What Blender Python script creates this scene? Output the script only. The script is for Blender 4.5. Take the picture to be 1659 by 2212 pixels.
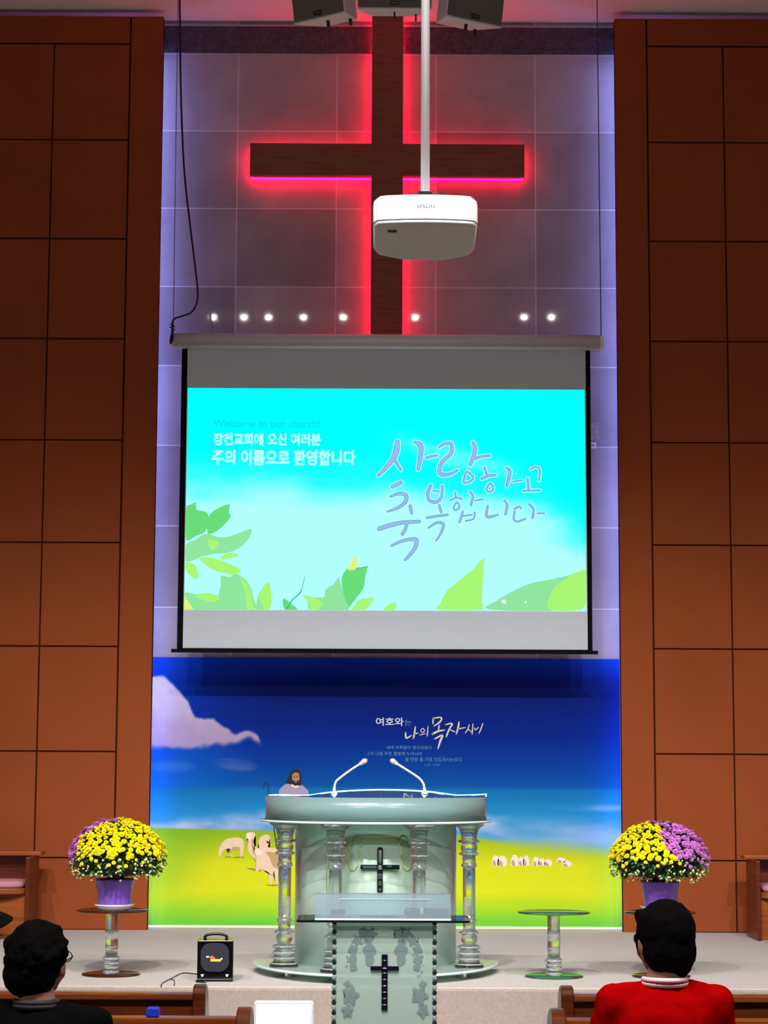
import bpy, bmesh, math, random
import numpy as np
from mathutils import Vector, Matrix, noise

for o in list(bpy.data.objects):
    bpy.data.objects.remove(o, do_unlink=True)
scene = bpy.context.scene
col = scene.collection
R = math.radians

# ------------------------------------------------------------------ camera
F_PX, HOR, ROLL, CAMZ = 4431.0, 1655.0, 0.0045, 1.35
_t = math.atan((HOR - 1106) / F_PX)
_F = Vector((0, math.cos(_t), math.sin(_t)))
_U = Vector((0, -math.sin(_t), math.cos(_t)))
_X = Vector((1, 0, 0))
_R = _X * math.cos(ROLL) + _U * math.sin(ROLL)
_U2 = _U * math.cos(ROLL) - _X * math.sin(ROLL)
cam_d = bpy.data.cameras.new('camera')
cam_d.sensor_fit = 'VERTICAL'
cam_d.sensor_height = 24.0
cam_d.lens = F_PX / 2212 * 24.0
cam_d.clip_end = 200
cam = bpy.data.objects.new('camera', cam_d)
col.objects.link(cam)
cam.matrix_world = Matrix(((_R.x, _U2.x, -_F.x, 0), (_R.y, _U2.y, -_F.y, 0), (_R.z, _U2.z, -_F.z, CAMZ), (0, 0, 0, 1)))
scene.camera = cam

def P(px, py, Y):
    """world point that lies at depth Y behind photo pixel (px, py); used to measure real sizes"""
    d = _F * F_PX + _R * (px - 829.5) - _U2 * (py - 1106)
    return d * (Y / d.y) + Vector((0, 0, CAMZ))

def G(px, py, z=0.0):
    d = _F * F_PX + _R * (px - 829.5) - _U2 * (py - 1106)
    return d * ((z - CAMZ) / d.z) + Vector((0, 0, CAMZ))

# ------------------------------------------------------------------ world, light, exposure
scene.view_settings.view_transform = 'Standard'
scene.view_settings.look = 'None'
scene.view_settings.exposure = 0.0
scene.view_settings.gamma = 1.0
scene.view_settings.use_curve_mapping = False
scene.cycles.use_denoising = True
scene.cycles.max_bounces = 10
scene.cycles.transparent_max_bounces = 24
scene.cycles.caustics_refractive = False
scene.cycles.sample_clamp_indirect = 5.0
w = bpy.data.worlds.new('world')
scene.world = w
w.use_nodes = True
w.node_tree.nodes['Background'].inputs[0].default_value = (0.5, 0.45, 0.5, 1)
w.node_tree.nodes['Background'].inputs[1].default_value = 0.02

def lin(c):
    out = []
    for v in c[:3]:
        v = v / 255.0
        out.append(v / 12.92 if v <= 0.04045 else ((v + 0.055) / 1.055) ** 2.4)
    return (out[0], out[1], out[2], 1.0)

def spot(name, loc, target, power, angle, color, radius=0.12, blend=0.9):
    d = bpy.data.lights.new(name, 'SPOT')
    d.energy = power; d.spot_size = R(angle); d.spot_blend = blend
    d.color = lin(color)[:3]; d.shadow_soft_size = radius
    o = bpy.data.objects.new(name, d)
    col.objects.link(o)
    o.location = loc
    o.rotation_euler = (Vector(target) - Vector(loc)).to_track_quat('-Z', 'Y').to_euler()
    return o

CEIL = 7.89
STAGE_SPOTS = [((-4.2, 7.6, 7.6), (-3.2, 14.9, 0.0)), ((-2.3, 7.6, 7.6), (-1.2, 14.9, 0.0)), ((-0.6, 7.6, 7.6), (0.2, 14.9, 0.0)),
               ((2.2, 7.6, 7.6), (1.6, 14.9, 0.0)), ((4.0, 7.6, 7.6), (3.6, 14.9, 0.0))]
for a, b in STAGE_SPOTS:
    spot('stage_spot', a, b, 1350, 54, (250, 247, 250), 0.06, 1.0)
for sx in (-3.2, 3.2):      # two added unseen fill spots that brighten the shaded pulpit
    spot('pulpit_fill_spot', (sx, 0.5, 6.6), (0.0, 13.4, 0.55), 1500, 15, (250, 250, 250), 0.08, 1.0)
# the whole ceiling's dimmed general lighting above the pews
gd = bpy.data.lights.new('hall_light', 'AREA')
gd.shape = 'RECTANGLE'; gd.size = 7.0; gd.size_y = 0.9; gd.spread = R(152); gd.energy = 1150; gd.color = lin((255, 246, 244))[:3]
go = bpy.data.objects.new('hall_light', gd); col.objects.link(go)
go.location = (0, 4.2, CEIL - 0.06)
# projector throw light reflected back into the room comes from the lit screen itself (emission)

# ------------------------------------------------------------------ materials
MATS = {}
def mat(name, c, rough=0.6, metal=0.0, spec=0.5, emis=None, estr=0.0, trans=0.0, ior=1.45, bump=None, alpha=1.0, var=None, coat=0.0):
    if name in MATS: return MATS[name]
    m = bpy.data.materials.new(name); m.use_nodes = True
    nt = m.node_tree; b = nt.nodes['Principled BSDF']
    b.inputs['Base Color'].default_value = lin(c)
    b.inputs['Roughness'].default_value = rough
    b.inputs['Metallic'].default_value = metal
    b.inputs['Specular IOR Level'].default_value = spec
    b.inputs['IOR'].default_value = ior
    b.inputs['Transmission Weight'].default_value = trans
    b.inputs['Alpha'].default_value = alpha
    b.inputs['Coat Weight'].default_value = coat
    if emis:
        b.inputs['Emission Color'].default_value = lin(emis)
        b.inputs['Emission Strength'].default_value = estr
    if bump or var:
        tc = nt.nodes.new('ShaderNodeTexCoord')
    if bump:
        n = nt.nodes.new('ShaderNodeTexNoise'); n.inputs['Scale'].default_value = bump[0]; n.inputs['Detail'].default_value = 4
        nt.links.new(tc.outputs['Object'], n.inputs['Vector'])
        bp = nt.nodes.new('ShaderNodeBump'); bp.inputs['Strength'].default_value = bump[1]; bp.inputs['Distance'].default_value = 0.01
        nt.links.new(n.outputs['Fac'], bp.inputs['Height']); nt.links.new(bp.outputs['Normal'], b.inputs['Normal'])
    if var:   # (scale, other colour, stretch)
        n = nt.nodes.new('ShaderNodeTexNoise'); n.inputs['Scale'].default_value = var[0]; n.inputs['Detail'].default_value = 6
        mp = nt.nodes.new('ShaderNodeMapping'); mp.inputs['Scale'].default_value = var[2]
        nt.links.new(tc.outputs['Object'], mp.inputs['Vector']); nt.links.new(mp.outputs['Vector'], n.inputs['Vector'])
        mx = nt.nodes.new('ShaderNodeMix'); mx.data_type = 'RGBA'
        mx.inputs[6].default_value = lin(c); mx.inputs[7].default_value = lin(var[1])
        rp = nt.nodes.new('ShaderNodeValToRGB'); rp.color_ramp.elements[0].position = 0.35; rp.color_ramp.elements[1].position = 0.68
        nt.links.new(n.outputs['Fac'], rp.inputs['Fac']); nt.links.new(rp.outputs['Color'], mx.inputs[0])
        nt.links.new(mx.outputs[2], b.inputs['Base Color'])
    MATS[name] = m
    return m

def sheet_glass(name, tint, transp, rough=0.05, body=(180, 205, 195), trn=0.3):
    """sheet of tinted / frosted glass: clear transmission + a frosted scattering body + gloss"""
    m = bpy.data.materials.new(name); m.use_nodes = True
    nt = m.node_tree; nt.nodes.clear()
    out = nt.nodes.new('ShaderNodeOutputMaterial')
    tr = nt.nodes.new('ShaderNodeBsdfTransparent'); tr.inputs[0].default_value = lin(tint)
    df = nt.nodes.new('ShaderNodeBsdfDiffuse'); df.inputs[0].default_value = lin(body)
    tl = nt.nodes.new('ShaderNodeBsdfTranslucent'); tl.inputs[0].default_value = lin(body)
    gl = nt.nodes.new('ShaderNodeBsdfGlossy'); gl.inputs['Roughness'].default_value = rough
    m0 = nt.nodes.new('ShaderNodeMixShader'); m0.inputs[0].default_value = trn
    nt.links.new(df.outputs[0], m0.inputs[1]); nt.links.new(tl.outputs[0], m0.inputs[2])
    m1 = nt.nodes.new('ShaderNodeMixShader'); m1.inputs[0].default_value = transp
    nt.links.new(m0.outputs[0], m1.inputs[1]); nt.links.new(tr.outputs[0], m1.inputs[2])
    fr = nt.nodes.new('ShaderNodeFresnel'); fr.inputs[0].default_value = 1.45
    m2 = nt.nodes.new('ShaderNodeMixShader')
    nt.links.new(fr.outputs[0], m2.inputs[0]); nt.links.new(m1.outputs[0], m2.inputs[1]); nt.links.new(gl.outputs[0], m2.inputs[2])
    nt.links.new(m2.outputs[0], out.inputs[0])
    MATS[name] = m
    return m

def acrylic(name, tint, rough=0.0, clear=0.25):
    m = bpy.data.materials.new(name); m.use_nodes = True
    nt = m.node_tree; nt.nodes.clear()
    out = nt.nodes.new('ShaderNodeOutputMaterial')
    g = nt.nodes.new('ShaderNodeBsdfGlass'); g.inputs['Color'].default_value = lin(tint); g.inputs['Roughness'].default_value = rough; g.inputs['IOR'].default_value = 1.49
    tr = nt.nodes.new('ShaderNodeBsdfTransparent'); tr.inputs[0].default_value = lin(tint)
    mx = nt.nodes.new('ShaderNodeMixShader'); mx.inputs[0].default_value = clear
    nt.links.new(g.outputs[0], mx.inputs[1]); nt.links.new(tr.outputs[0], mx.inputs[2]); nt.links.new(mx.outputs[0], out.inputs[0])
    MATS[name] = m
    return m

def emat(name, c, s=1.0):
    m = bpy.data.materials.new(name); m.use_nodes = True
    nt = m.node_tree; nt.nodes.clear()
    out = nt.nodes.new('ShaderNodeOutputMaterial'); e = nt.nodes.new('ShaderNodeEmission')
    e.inputs[0].default_value = lin(c); e.inputs[1].default_value = s
    nt.links.new(e.outputs[0], out.inputs[0]); MATS[name] = m
    return m

wood_grain = lambda n, c, c2, r=0.35: mat(n, c, rough=r, var=(3.0, c2, (1, 1, 14)), spec=0.5)
M_brown = mat('brown_fabric_panel', (158, 80, 40), rough=0.9, spec=0.15, bump=(350, 0.25), var=(1.2, (150, 76, 40), (1, 1, 1)))
M_groove = mat('dark_groove', (70, 28, 14), rough=0.95, spec=0.1)
M_ceiling = mat('white_painted_ceiling', (238, 228, 228), rough=0.9, spec=0.1)
M_carpet = mat('beige_stage_carpet', (196, 190, 182), rough=0.95, spec=0.1, bump=(240, 0.5), var=(60, (184, 176, 168), (1, 1, 1)))
M_hall = mat('dark_hall_floor', (70, 45, 30), rough=0.5, var=(4, (55, 34, 22), (1, 6, 1)))
M_granite = mat('dark_granite', (62, 58, 72), rough=0.25, var=(30, (88, 80, 96), (1, 1, 1)))
M_pew = wood_grain('dark_pew_wood', (92, 44, 18), (66, 28, 10), 0.22)
M_pew2 = wood_grain('glow_lit_pew_end_wood', (122, 92, 76), (104, 76, 62), 0.3)
M_chairwood = wood_grain('red_brown_wood', (112, 42, 20), (82, 26, 12), 0.35)
M_chairfront = wood_grain('orange_brown_wood', (168, 88, 34), (140, 66, 24), 0.4)
M_crosswood = wood_grain('cross_wood', (150, 86, 62), (128, 70, 52), 0.6)
M_white = mat('white_plastic', (250, 250, 252), rough=0.35)
M_cream = mat('off_white_paint', (225, 220, 215), rough=0.5)
M_greyplastic = mat('pale_grey_plastic', (232, 248, 242), rough=0.5)
M_hallwall = mat('grey_plaster', (168, 164, 166), rough=0.9, spec=0.1)
M_black = mat('black_plastic', (14, 14, 16), rough=0.3)
M_blackmatte = mat('black_matte', (8, 8, 9), rough=0.9, spec=0.2)
M_grille = mat('dark_grille', (38, 40, 50), rough=0.6, bump=(600, 0.6))
M_greycloth = mat('grey_speaker_cloth', (112, 108, 100), rough=0.9, bump=(500, 0.4))
M_silver = mat('silver_aluminium', (225, 225, 228), rough=0.25, metal=0.1)
M_chrome = mat('chrome', (225, 225, 230), rough=0.08, metal=1.0)
M_screen = mat('white_screen_fabric', (206, 214, 220), rough=0.9, spec=0.1)
M_red_led = emat('red_neon', (255, 4, 50), 30.0)
M_blue_led = emat('blue_white_led', (150, 160, 255), 27.0)
M_lamp = emat('lamp_glow', (255, 250, 240), 130.0)
M_frost = sheet_glass('frosted_green_glass', (215, 240, 228), 0.24, 0.2, (226, 250, 236), 0.15)
M_frost2 = sheet_glass('frosted_glass_light', (222, 244, 236), 0.30, 0.2, (222, 246, 236), 0.28)
M_band = sheet_glass('frosted_band_glass', (205, 235, 230), 0.42, 0.25, (186, 220, 214), 0.45)
M_clear = sheet_glass('clear_sheet_glass', (225, 245, 238), 0.88, 0.02, (200, 225, 215), 0.3)
M_board = sheet_glass('frosted_blue_glass', (200, 222, 228), 0.80, 0.45, (150, 175, 182), 0.3)
M_topplate = sheet_glass('top_plate_glass', (228, 246, 238), 0.86, 0.06, (206, 230, 220), 0.4)
M_edge = mat('pale_glass_edge', (205, 235, 230), rough=0.15)
M_darkedge = mat('dark_glass_edge', (10, 26, 24), rough=0.12)
M_greenglass = sheet_glass('green_tinted_glass', (150, 205, 165), 0.8, 0.02, (120, 180, 150), 0.3)
M_bronzeglass = sheet_glass('bronze_tinted_glass', (175, 130, 90), 0.72, 0.02, (110, 74, 50), 0.3)
M_acr = acrylic('clear_acrylic', (253, 255, 254), 0.0, 0.25)
M_crystal = sheet_glass('cut_crystal', (250, 252, 255), 0.45, 0.03, (250, 252, 255), 0.4)
M_etch = sheet_glass('etched_grey_glass', (190, 205, 205), 0.35, 0.4, (172, 190, 192), 0.3)
M_goldline = mat('pale_yellow_line', (214, 220, 120), rough=0.5)
M_gold = mat('pale_gold', (235, 215, 150), rough=0.3, metal=0.5)
M_pot = mat('purple_foil', (140, 96, 215), rough=0.38, bump=(14, 0.8), coat=0.3)
M_leaf = mat('dark_green_leaf', (52, 92, 44), rough=0.6, var=(40, (84, 128, 66), (1, 1, 1)))
M_yel = mat('yellow_petal', (255, 240, 6), rough=0.7, spec=0.2)
M_pur = mat('purple_petal', (208, 122, 208), rough=0.7, spec=0.2)
M_bud = mat('pale_bud', (222, 226, 150), rough=0.7)
M_eye = mat('flower_eye', (236, 170, 20), rough=0.8)
M_pink = mat('pink_cushion_cloth', (200, 140, 150), rough=0.9, bump=(200, 0.3))
M_skin = mat('skin', (150, 106, 88), rough=0.55)
M_hair = mat('black_hair', (4, 3, 3), rough=0.9, spec=0.05)
M_suit = mat('black_suit_cloth', (4, 4, 5), rough=0.95, spec=0.05)
M_redcloth = mat('red_wool', (134, 0, 1), rough=0.95, spec=0.02, bump=(300, 0.3))
M_collar = mat('pale_pink_collar', (222, 180, 184), rough=0.8)
M_dkred = mat('dark_red_trim', (90, 10, 16), rough=0.8)
M_bluecloth = mat('bright_blue_plastic', (22, 44, 180), rough=0.5)

# ------------------------------------------------------------------ mesh helpers
class MB:
    def __init__(s):
        s.v = []; s.f = []; s.mi = []; s.sm = []
    def add(s, vs, fs, mi=0, smooth=False):
        o = len(s.v)
        s.v += [tuple(v) for v in vs]
        s.f += [tuple(i + o for i in f) for f in fs]
        s.mi += [mi] * len(fs); s.sm += [smooth] * len(fs)
        return s
    def box(s, x0, x1, y0, y1, z0, z1, mi=0, M=None):
        vs = [Vector((x, y, z)) for z in (z0, z1) for y in (y0, y1) for x in (x0, x1)]
        if M: vs = [M @ v for v in vs]
        return s.add(vs, [(0, 2, 3, 1), (4, 5, 7, 6), (0, 1, 5, 4), (2, 6, 7, 3), (0, 4, 6, 2), (1, 3, 7, 5)], mi)
    def lathe(s, prof, c=(0, 0, 0), n=24, mi=0, M=None, smooth=True, closed=True):
        """prof: list of (r, z)"""
        vs = []; fs = []
        for r, z in prof:
            for k in range(n):
                a = 2 * math.pi * k / n
                vs.append(Vector((r * math.cos(a), r * math.sin(a), z)))
        if M: vs = [M @ v for v in vs]
        vs = [v + Vector(c) for v in vs]
        for i in range(len(prof) - 1):
            for k in range(n):
                k2 = (k + 1) % n
                fs.append((i * n + k, i * n + k2, (i + 1) * n + k2, (i + 1) * n + k))
        s.add(vs, fs, mi, smooth)
        if closed:
            o = len(s.v) - len(vs)
            s.f.append(tuple(o + k for k in range(n - 1, -1, -1))); s.mi.append(mi); s.sm.append(False)
            q = o + (len(prof) - 1) * n
            s.f.append(tuple(q + k for k in range(n))); s.mi.append(mi); s.sm.append(False)
        return s
    def ball(s, c, r, n=12, mi=0, sc=(1, 1, 1), M=None):
        prof = []
        m = max(4, n // 2)
        vs = []; fs = []
        for i in range(m + 1):
            t = math.pi * i / m
            for k in range(n):
                a = 2 * math.pi * k / n
                vs.append(Vector((r * sc[0] * math.sin(t) * math.cos(a), r * sc[1] * math.sin(t) * math.sin(a), -r * sc[2] * math.cos(t))))
        if M: vs = [M @ v for v in vs]
        vs = [v + Vector(c) for v in vs]
        for i in range(m):
            for k in range(n):
                k2 = (k + 1) % n
                fs.append((i * n + k, i * n + k2, (i + 1) * n + k2, (i + 1) * n + k))
        return s.add(vs, fs, mi, True)
    def tube(s, pts, r, n=10, mi=0, cap=True):
        pts = [Vector(p) for p in pts]
        rr = r if isinstance(r, (list, tuple)) else [r] * len(pts)
        vs = []; fs = []
        prev = None
        for i, p in enumerate(pts):
            if i == 0: d = pts[1] - p
            elif i == len(pts) - 1: d = p - pts[i - 1]
            else: d = (pts[i + 1] - pts[i - 1])
            d.normalize()
            if prev is None:
                u = d.orthogonal().normalized()
            else:
                u = (prev - d * prev.dot(d)).normalized()
            prev = u
            v = d.cross(u)
            for k in range(n):
                a = 2 * math.pi * k / n
                vs.append(p + (u * math.cos(a) + v * math.sin(a)) * rr[i])
        for i in range(len(pts) - 1):
            for k in range(n):
                k2 = (k + 1) % n
                fs.append((i * n + k, i * n + k2, (i + 1) * n + k2, (i + 1) * n + k))
        if cap:
            fs.append(tuple(range(n - 1, -1, -1))); fs.append(tuple((len(pts) - 1) * n + k for k in range(n)))
        return s.add(vs, fs, mi, True)
    def prism(s, outline, axis, a, b, mi=0, M=None, smooth=False):
        """outline: 2D points; extruded along axis (0,1,2) from a to b"""
        def mk(p, t):
            if axis == 0: v = Vector((t, p[0], p[1]))
            elif axis == 1: v = Vector((p[0], t, p[1]))
            else: v = Vector((p[0], p[1], t))
            return M @ v if M else v
        n = len(outline)
        vs = [mk(p, a) for p in outline] + [mk(p, b) for p in outline]
        fs = [tuple(range(n - 1, -1, -1)), tuple(range(n, 2 * n))]
        s.add(vs, fs, mi, False)
        o = len(s.v) - 2 * n
        for i in range(n):
            j = (i + 1) % n
            s.f.append((o + i, o + j, o + n + j, o + n + i)); s.mi.append(mi); s.sm.append(smooth)
        return s
    def build(s, name, mats, parent=None, bevel=0.0, recalc=True):
        me = bpy.data.meshes.new(name)
        me.from_pydata(s.v, [], s.f)
        if not isinstance(mats, (list, tuple)): mats = [mats]
        for m in mats: me.materials.append(m)
        me.polygons.foreach_set('material_index', s.mi)
        me.polygons.foreach_set('use_smooth', s.sm)
        if recalc:
            bm = bmesh.new(); bm.from_mesh(me)
            bmesh.ops.recalc_face_normals(bm, faces=bm.faces)
            bm.to_mesh(me); bm.free()
        me.update()
        o = bpy.data.objects.new(name, me)
        col.objects.link(o)
        if parent: o.parent = parent
        if bevel:
            md = o.modifiers.new('bevel', 'BEVEL'); md.width = bevel; md.segments = 2; md.limit_method = 'ANGLE'; md.angle_limit = R(40)
        return o

def tag(o, label=None, cat=None, group=None, kind=None):
    if label: o['label'] = label
    if cat: o['category'] = cat
    if group: o['group'] = group
    if kind: o['kind'] = kind
    return o

def empty(name, loc=(0, 0, 0), rz=0.0):
    o = bpy.data.objects.new(name, None); col.objects.link(o)
    o.location = loc; o.rotation_euler = (0, 0, rz); o.empty_display_size = 0.1
    return o

def copy_tree(o, parent=None):
    c = o.copy(); col.objects.link(c); c.parent = parent
    for ch in o.children: copy_tree(ch, c)
    return c

def split_loose(o, name=None):
    """one object per loose piece, all under the same parent"""
    me = o.data; n = len(me.vertices); par = list(range(n))
    def find(i):
        while par[i] != i: par[i] = par[par[i]]; i = par[i]
        return i
    for e in me.edges:
        a, b_ = find(e.vertices[0]), find(e.vertices[1])
        if a != b_: par[a] = b_
    comps = {}
    for p in me.polygons: comps.setdefault(find(p.vertices[0]), []).append(p)
    out = []
    for ps in comps.values():
        idx = {}; vs = []; fs = []
        for p in ps:
            f = []
            for i in p.vertices:
                if i not in idx: idx[i] = len(vs); vs.append(tuple(me.vertices[i].co))
                f.append(idx[i])
            fs.append(f)
        m2 = bpy.data.meshes.new(name or o.name); m2.from_pydata(vs, [], fs)
        for m_ in me.materials: m2.materials.append(m_)
        m2.polygons.foreach_set('material_index', [p.material_index for p in ps])
        m2.polygons.foreach_set('use_smooth', [p.use_smooth for p in ps])
        c = bpy.data.objects.new(name or o.name, m2); col.objects.link(c); c.parent = o.parent
        out.append(c)
    bpy.data.objects.remove(o, do_unlink=True)
    return out

def struct(o):
    o['kind'] = 'structure'; return o

def rounded(w, h, r, n=5, cx=0, cy=0):
    pts = []
    for (sx, sy, a0) in ((1, 1, 0), (-1, 1, 90), (-1, -1, 180), (1, -1, 270)):
        for k in range(n + 1):
            a = R(a0 + 90 * k / n)
            pts.append((cx + sx * (w / 2 - r) + r * math.cos(a), cy + sy * (h / 2 - r) + r * math.sin(a)))
    return pts

def smooth_line(pts, k=6, closed=False):
    """Catmull-Rom through 2D/3D/any-D tuples"""
    pts = [np.array(p, float) for p in pts]
    n = len(pts); out = []
    if n == 2: return [tuple(pts[0] + (pts[1] - pts[0]) * t / k) for t in range(k + 1)]
    rng = range(n if closed else n - 1)
    for i in rng:
        p0 = pts[i - 1] if (i > 0 or closed) else pts[0]
        p1 = pts[i]; p2 = pts[(i + 1) % n]
        p3 = pts[(i + 2) % n] if (closed or i + 2 < n) else pts[-1]
        for j in range(k):
            t = j / k
            out.append(tuple(0.5 * ((2 * p1) + (-p0 + p2) * t + (2 * p0 - 5 * p1 + 4 * p2 - p3) * t * t + (-p0 + 3 * p1 - 3 * p2 + p3) * t ** 3)))
    if not closed: out.append(tuple(pts[-1]))
    return out

# ------------------------------------------------------------------ the setting
WALL_Y, BROWN_Y, FLOOR = 17.5, 17.2, -0.5
XL, XR = -1.94, 1.99

def stone_material():
    m = bpy.data.materials.new('polished_stone_tiles'); m.use_nodes = True
    nt = m.node_tree; b = nt.nodes['Principled BSDF']; L = nt.links.new
    tc = nt.nodes.new('ShaderNodeTexCoord'); sp = nt.nodes.new('ShaderNodeSeparateXYZ'); L(tc.outputs['Object'], sp.inputs[0])
    cb = nt.nodes.new('ShaderNodeCombineXYZ')
    ax = nt.nodes.new('ShaderNodeMath'); ax.operation = 'ADD'; ax.inputs[1].default_value = 8.72 * 2 + 0.43 + 0.0; L(sp.outputs['X'], ax.inputs[0])
    az = nt.nodes.new('ShaderNodeMath'); az.operation = 'ADD'; az.inputs[1].default_value = 7.0 - 6.89 + 0.7 * 2; L(sp.outputs['Z'], az.inputs[0])
    L(ax.outputs[0], cb.inputs[0]); L(az.outputs[0], cb.inputs[1])
    br = nt.nodes.new('ShaderNodeTexBrick'); br.offset = 0.0; br.squash = 1.0
    br.inputs['Scale'].default_value = 1.0; br.inputs['Mortar Size'].default_value = 0.005; br.inputs['Mortar Smooth'].default_value = 0.2
    br.inputs['Brick Width'].default_value = 0.872; br.inputs['Row Height'].default_value = 0.70; br.inputs['Bias'].default_value = 0.25
    br.inputs['Color1'].default_value = lin((132, 122, 130)); br.inputs['Color2'].default_value = lin((184, 174, 180)); br.inputs['Mortar'].default_value = lin((225, 220, 228))
    L(cb.outputs[0], br.inputs['Vector'])
    n = nt.nodes.new('ShaderNodeTexNoise'); n.inputs['Scale'].default_value = 2.2; n.inputs['Detail'].default_value = 8; L(tc.outputs['Object'], n.inputs['Vector'])
    rp = nt.nodes.new('ShaderNodeMapRange'); rp.inputs[1].default_value = 0.3; rp.inputs[2].default_value = 0.7; rp.inputs[3].default_value = 0.82; rp.inputs[4].default_value = 1.1
    L(n.outputs['Fac'], rp.inputs[0])
    mx = nt.nodes.new('ShaderNodeVectorMath'); mx.operation = 'SCALE'; L(br.outputs['Color'], mx.inputs[0]); L(rp.outputs[0], mx.inputs['Scale'])
    L(mx.outputs[0], b.inputs['Base Color'])
    b.inputs['Roughness'].default_value = 0.03; b.inputs['Specular IOR Level'].default_value = 0.5
    return m
M_stone = stone_material()

struct(MB().box(-6, 6, -3, 12.55, FLOOR - 0.1, FLOOR).build('floor', M_hall))
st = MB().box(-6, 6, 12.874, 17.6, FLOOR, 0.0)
M_riser = mat('shaded_riser_carpet', (170, 156, 146), rough=0.95, spec=0.05, bump=(240, 0.5), var=(60, (160, 146, 136), (1, 1, 1)))  # carpet darkened to carry the shade on the upright riser
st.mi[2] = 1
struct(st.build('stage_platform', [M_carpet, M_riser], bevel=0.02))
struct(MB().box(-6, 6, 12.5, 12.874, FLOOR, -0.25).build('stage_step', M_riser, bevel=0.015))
struct(MB().box(-6, 6, WALL_Y, WALL_Y + 0.15, -0.0, CEIL + 0.1).build('wall_back', M_stone))
struct(MB().box(-6, 6, -3, WALL_Y + 0.15, CEIL, CEIL + 0.12).build('ceiling', M_ceiling))
struct(MB().box(-6.15, -6, -3, WALL_Y, FLOOR, CEIL).build('wall_west', M_hallwall))
struct(MB().box(6, 6.15, -3, WALL_Y, FLOOR, CEIL).build('wall_east', M_hallwall))
struct(MB().box(-6, 6, -3.15, -3, FLOOR, CEIL).build('wall_rear', M_hallwall))

def brown_wall(name, x_edge, x_line, sgn):
    b = MB()
    x_end = sgn * 6.0
    a0, a1 = sorted((x_edge, x_end))
    b.box(a0, a1, BROWN_Y + 0.012, BROWN_Y + 0.10, 0.0, 7.82, 1)
    # outer frame strip and top strip
    f0, f1 = sorted((x_edge, x_line - sgn * 0.008))
    b.box(f0, f1, BROWN_Y, BROWN_Y + 0.014, 0.0, 7.82, 0)
    t0, t1 = sorted((x_line + sgn * 0.008, x_end))
    b.box(t0, t1, BROWN_Y, BROWN_Y + 0.014, 7.58, 7.82, 0)
    zs = [0.0] + [0.586 + 0.875 * k for k in range(9)]
    zs[-1] = 7.57
    x = x_line
    while abs(x) < 6.0:
        xn = x + sgn * 0.66
        if abs(xn) > 6: xn = sgn * 6
        p0, p1 = sorted((x + sgn * 0.008, xn - sgn * 0.006))
        for i in range(9):
            b.box(p0, p1, BROWN_Y + 0.0 + 0.001, BROWN_Y + 0.014, zs[i] + 0.007, zs[i + 1] - 0.007, 0)
        x = xn
        if abs(x) >= 5.99: break
    return struct(b.build(name, [M_brown, M_groove], recalc=False))
brown_wall('wall_left', XL, -2.222, -1)
brown_wall('wall_right', XR, 2.265, 1)
struct(MB().box(XL - 0.3, XR + 0.3, WALL_Y - 0.02, WALL_Y, 7.60, 7.84).build('trim_1', M_granite))
struct(MB().box(XL - 0.3, XR + 0.3, WALL_Y - 0.028, WALL_Y - 0.001, 7.84, 7.853).build('trim_2', mat('pale_trim', (190, 180, 200), 0.4)))

# recessed LED strips behind the edges of the brown walls
for nm, x, wh in (('left', XL - 0.07, 'left'), ('right', XR + 0.07, 'right')):
    t = empty('led_strip', (x, BROWN_Y + 0.13, 0))
    tag(t, 'blue white light strip hidden behind the %s brown wall edge' % wh, 'light strip')
    MB().box(-0.012, 0.012, -0.03, 0.0, 0.02, 7.6).build('channel', M_silver, t)
    MB().box(-0.010, 0.010, 0.0, 0.012, 0.03, 7.55).build('diffuser', M_blue_led, t)

# ------------------------------------------------------------------ ceiling lamps over the pews
lamp0 = None
LAMPX = [(-2.505, 5.6), (-2.058, 5.61), (-1.70, 5.62), (-1.19, 5.63), (-0.61, 5.64), (0.443, 5.66), (2.027, 5.70), (2.424, 5.71)]
for i, (x, y) in enumerate(LAMPX):
    if lamp0 is None:
        lamp0 = empty('ceiling_lamp', (x, y, CEIL))
        MB().lathe([(0.02, 0.0), (0.075, 0.0), (0.075, -0.02), (0.055, -0.03), (0.05, -0.01)], n=20, closed=False).build('housing', M_white, lamp0)
        MB().lathe([(0.036, -0.012), (0.036, -0.045), (0.028, -0.06), (0.012, -0.068), (0.001, -0.069)], n=20).build('bulb_cover', M_lamp, lamp0)
        o = lamp0
    else:
        o = copy_tree(lamp0); o.location = (x, y, CEIL)
    tag(o, 'small round white ceiling downlight over the pews', 'ceiling lamp', 'downlights in the ceiling row')

# ------------------------------------------------------------------ cross with red neon
cr = empty('wall_cross', (0.014, 17.33, 6.577))
tag(cr, 'large dark wooden cross glowing red at its edges on stone wall', 'cross')
b = MB()
hw, ah = 0.137, 0.143
L_, R_ = -1.192, 1.193
zt, zb = 7.885 - 6.577, 3.2 - 6.577
out = [(-hw, zb), (hw, zb), (hw, -ah), (R_, -ah), (R_, ah), (hw, ah), (hw, zt), (-hw, zt), (-hw, ah), (L_, ah), (L_, -ah), (-hw, -ah)]
b.prism(out, 1, -0.03, 0.03)
b.build('cross_body', M_crosswood, cr, bevel=0.004)
b = MB()
for (x, z) in ((0, 1.0), (0, -1.5), (0, -2.9), (-0.9, 0), (0.9, 0)):
    b.box(x - 0.03, x + 0.03, 0.03, 0.168, z - 0.03, z + 0.03)
split_loose(b.build('standoff', M_black, cr))
ins = 0.012
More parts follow.
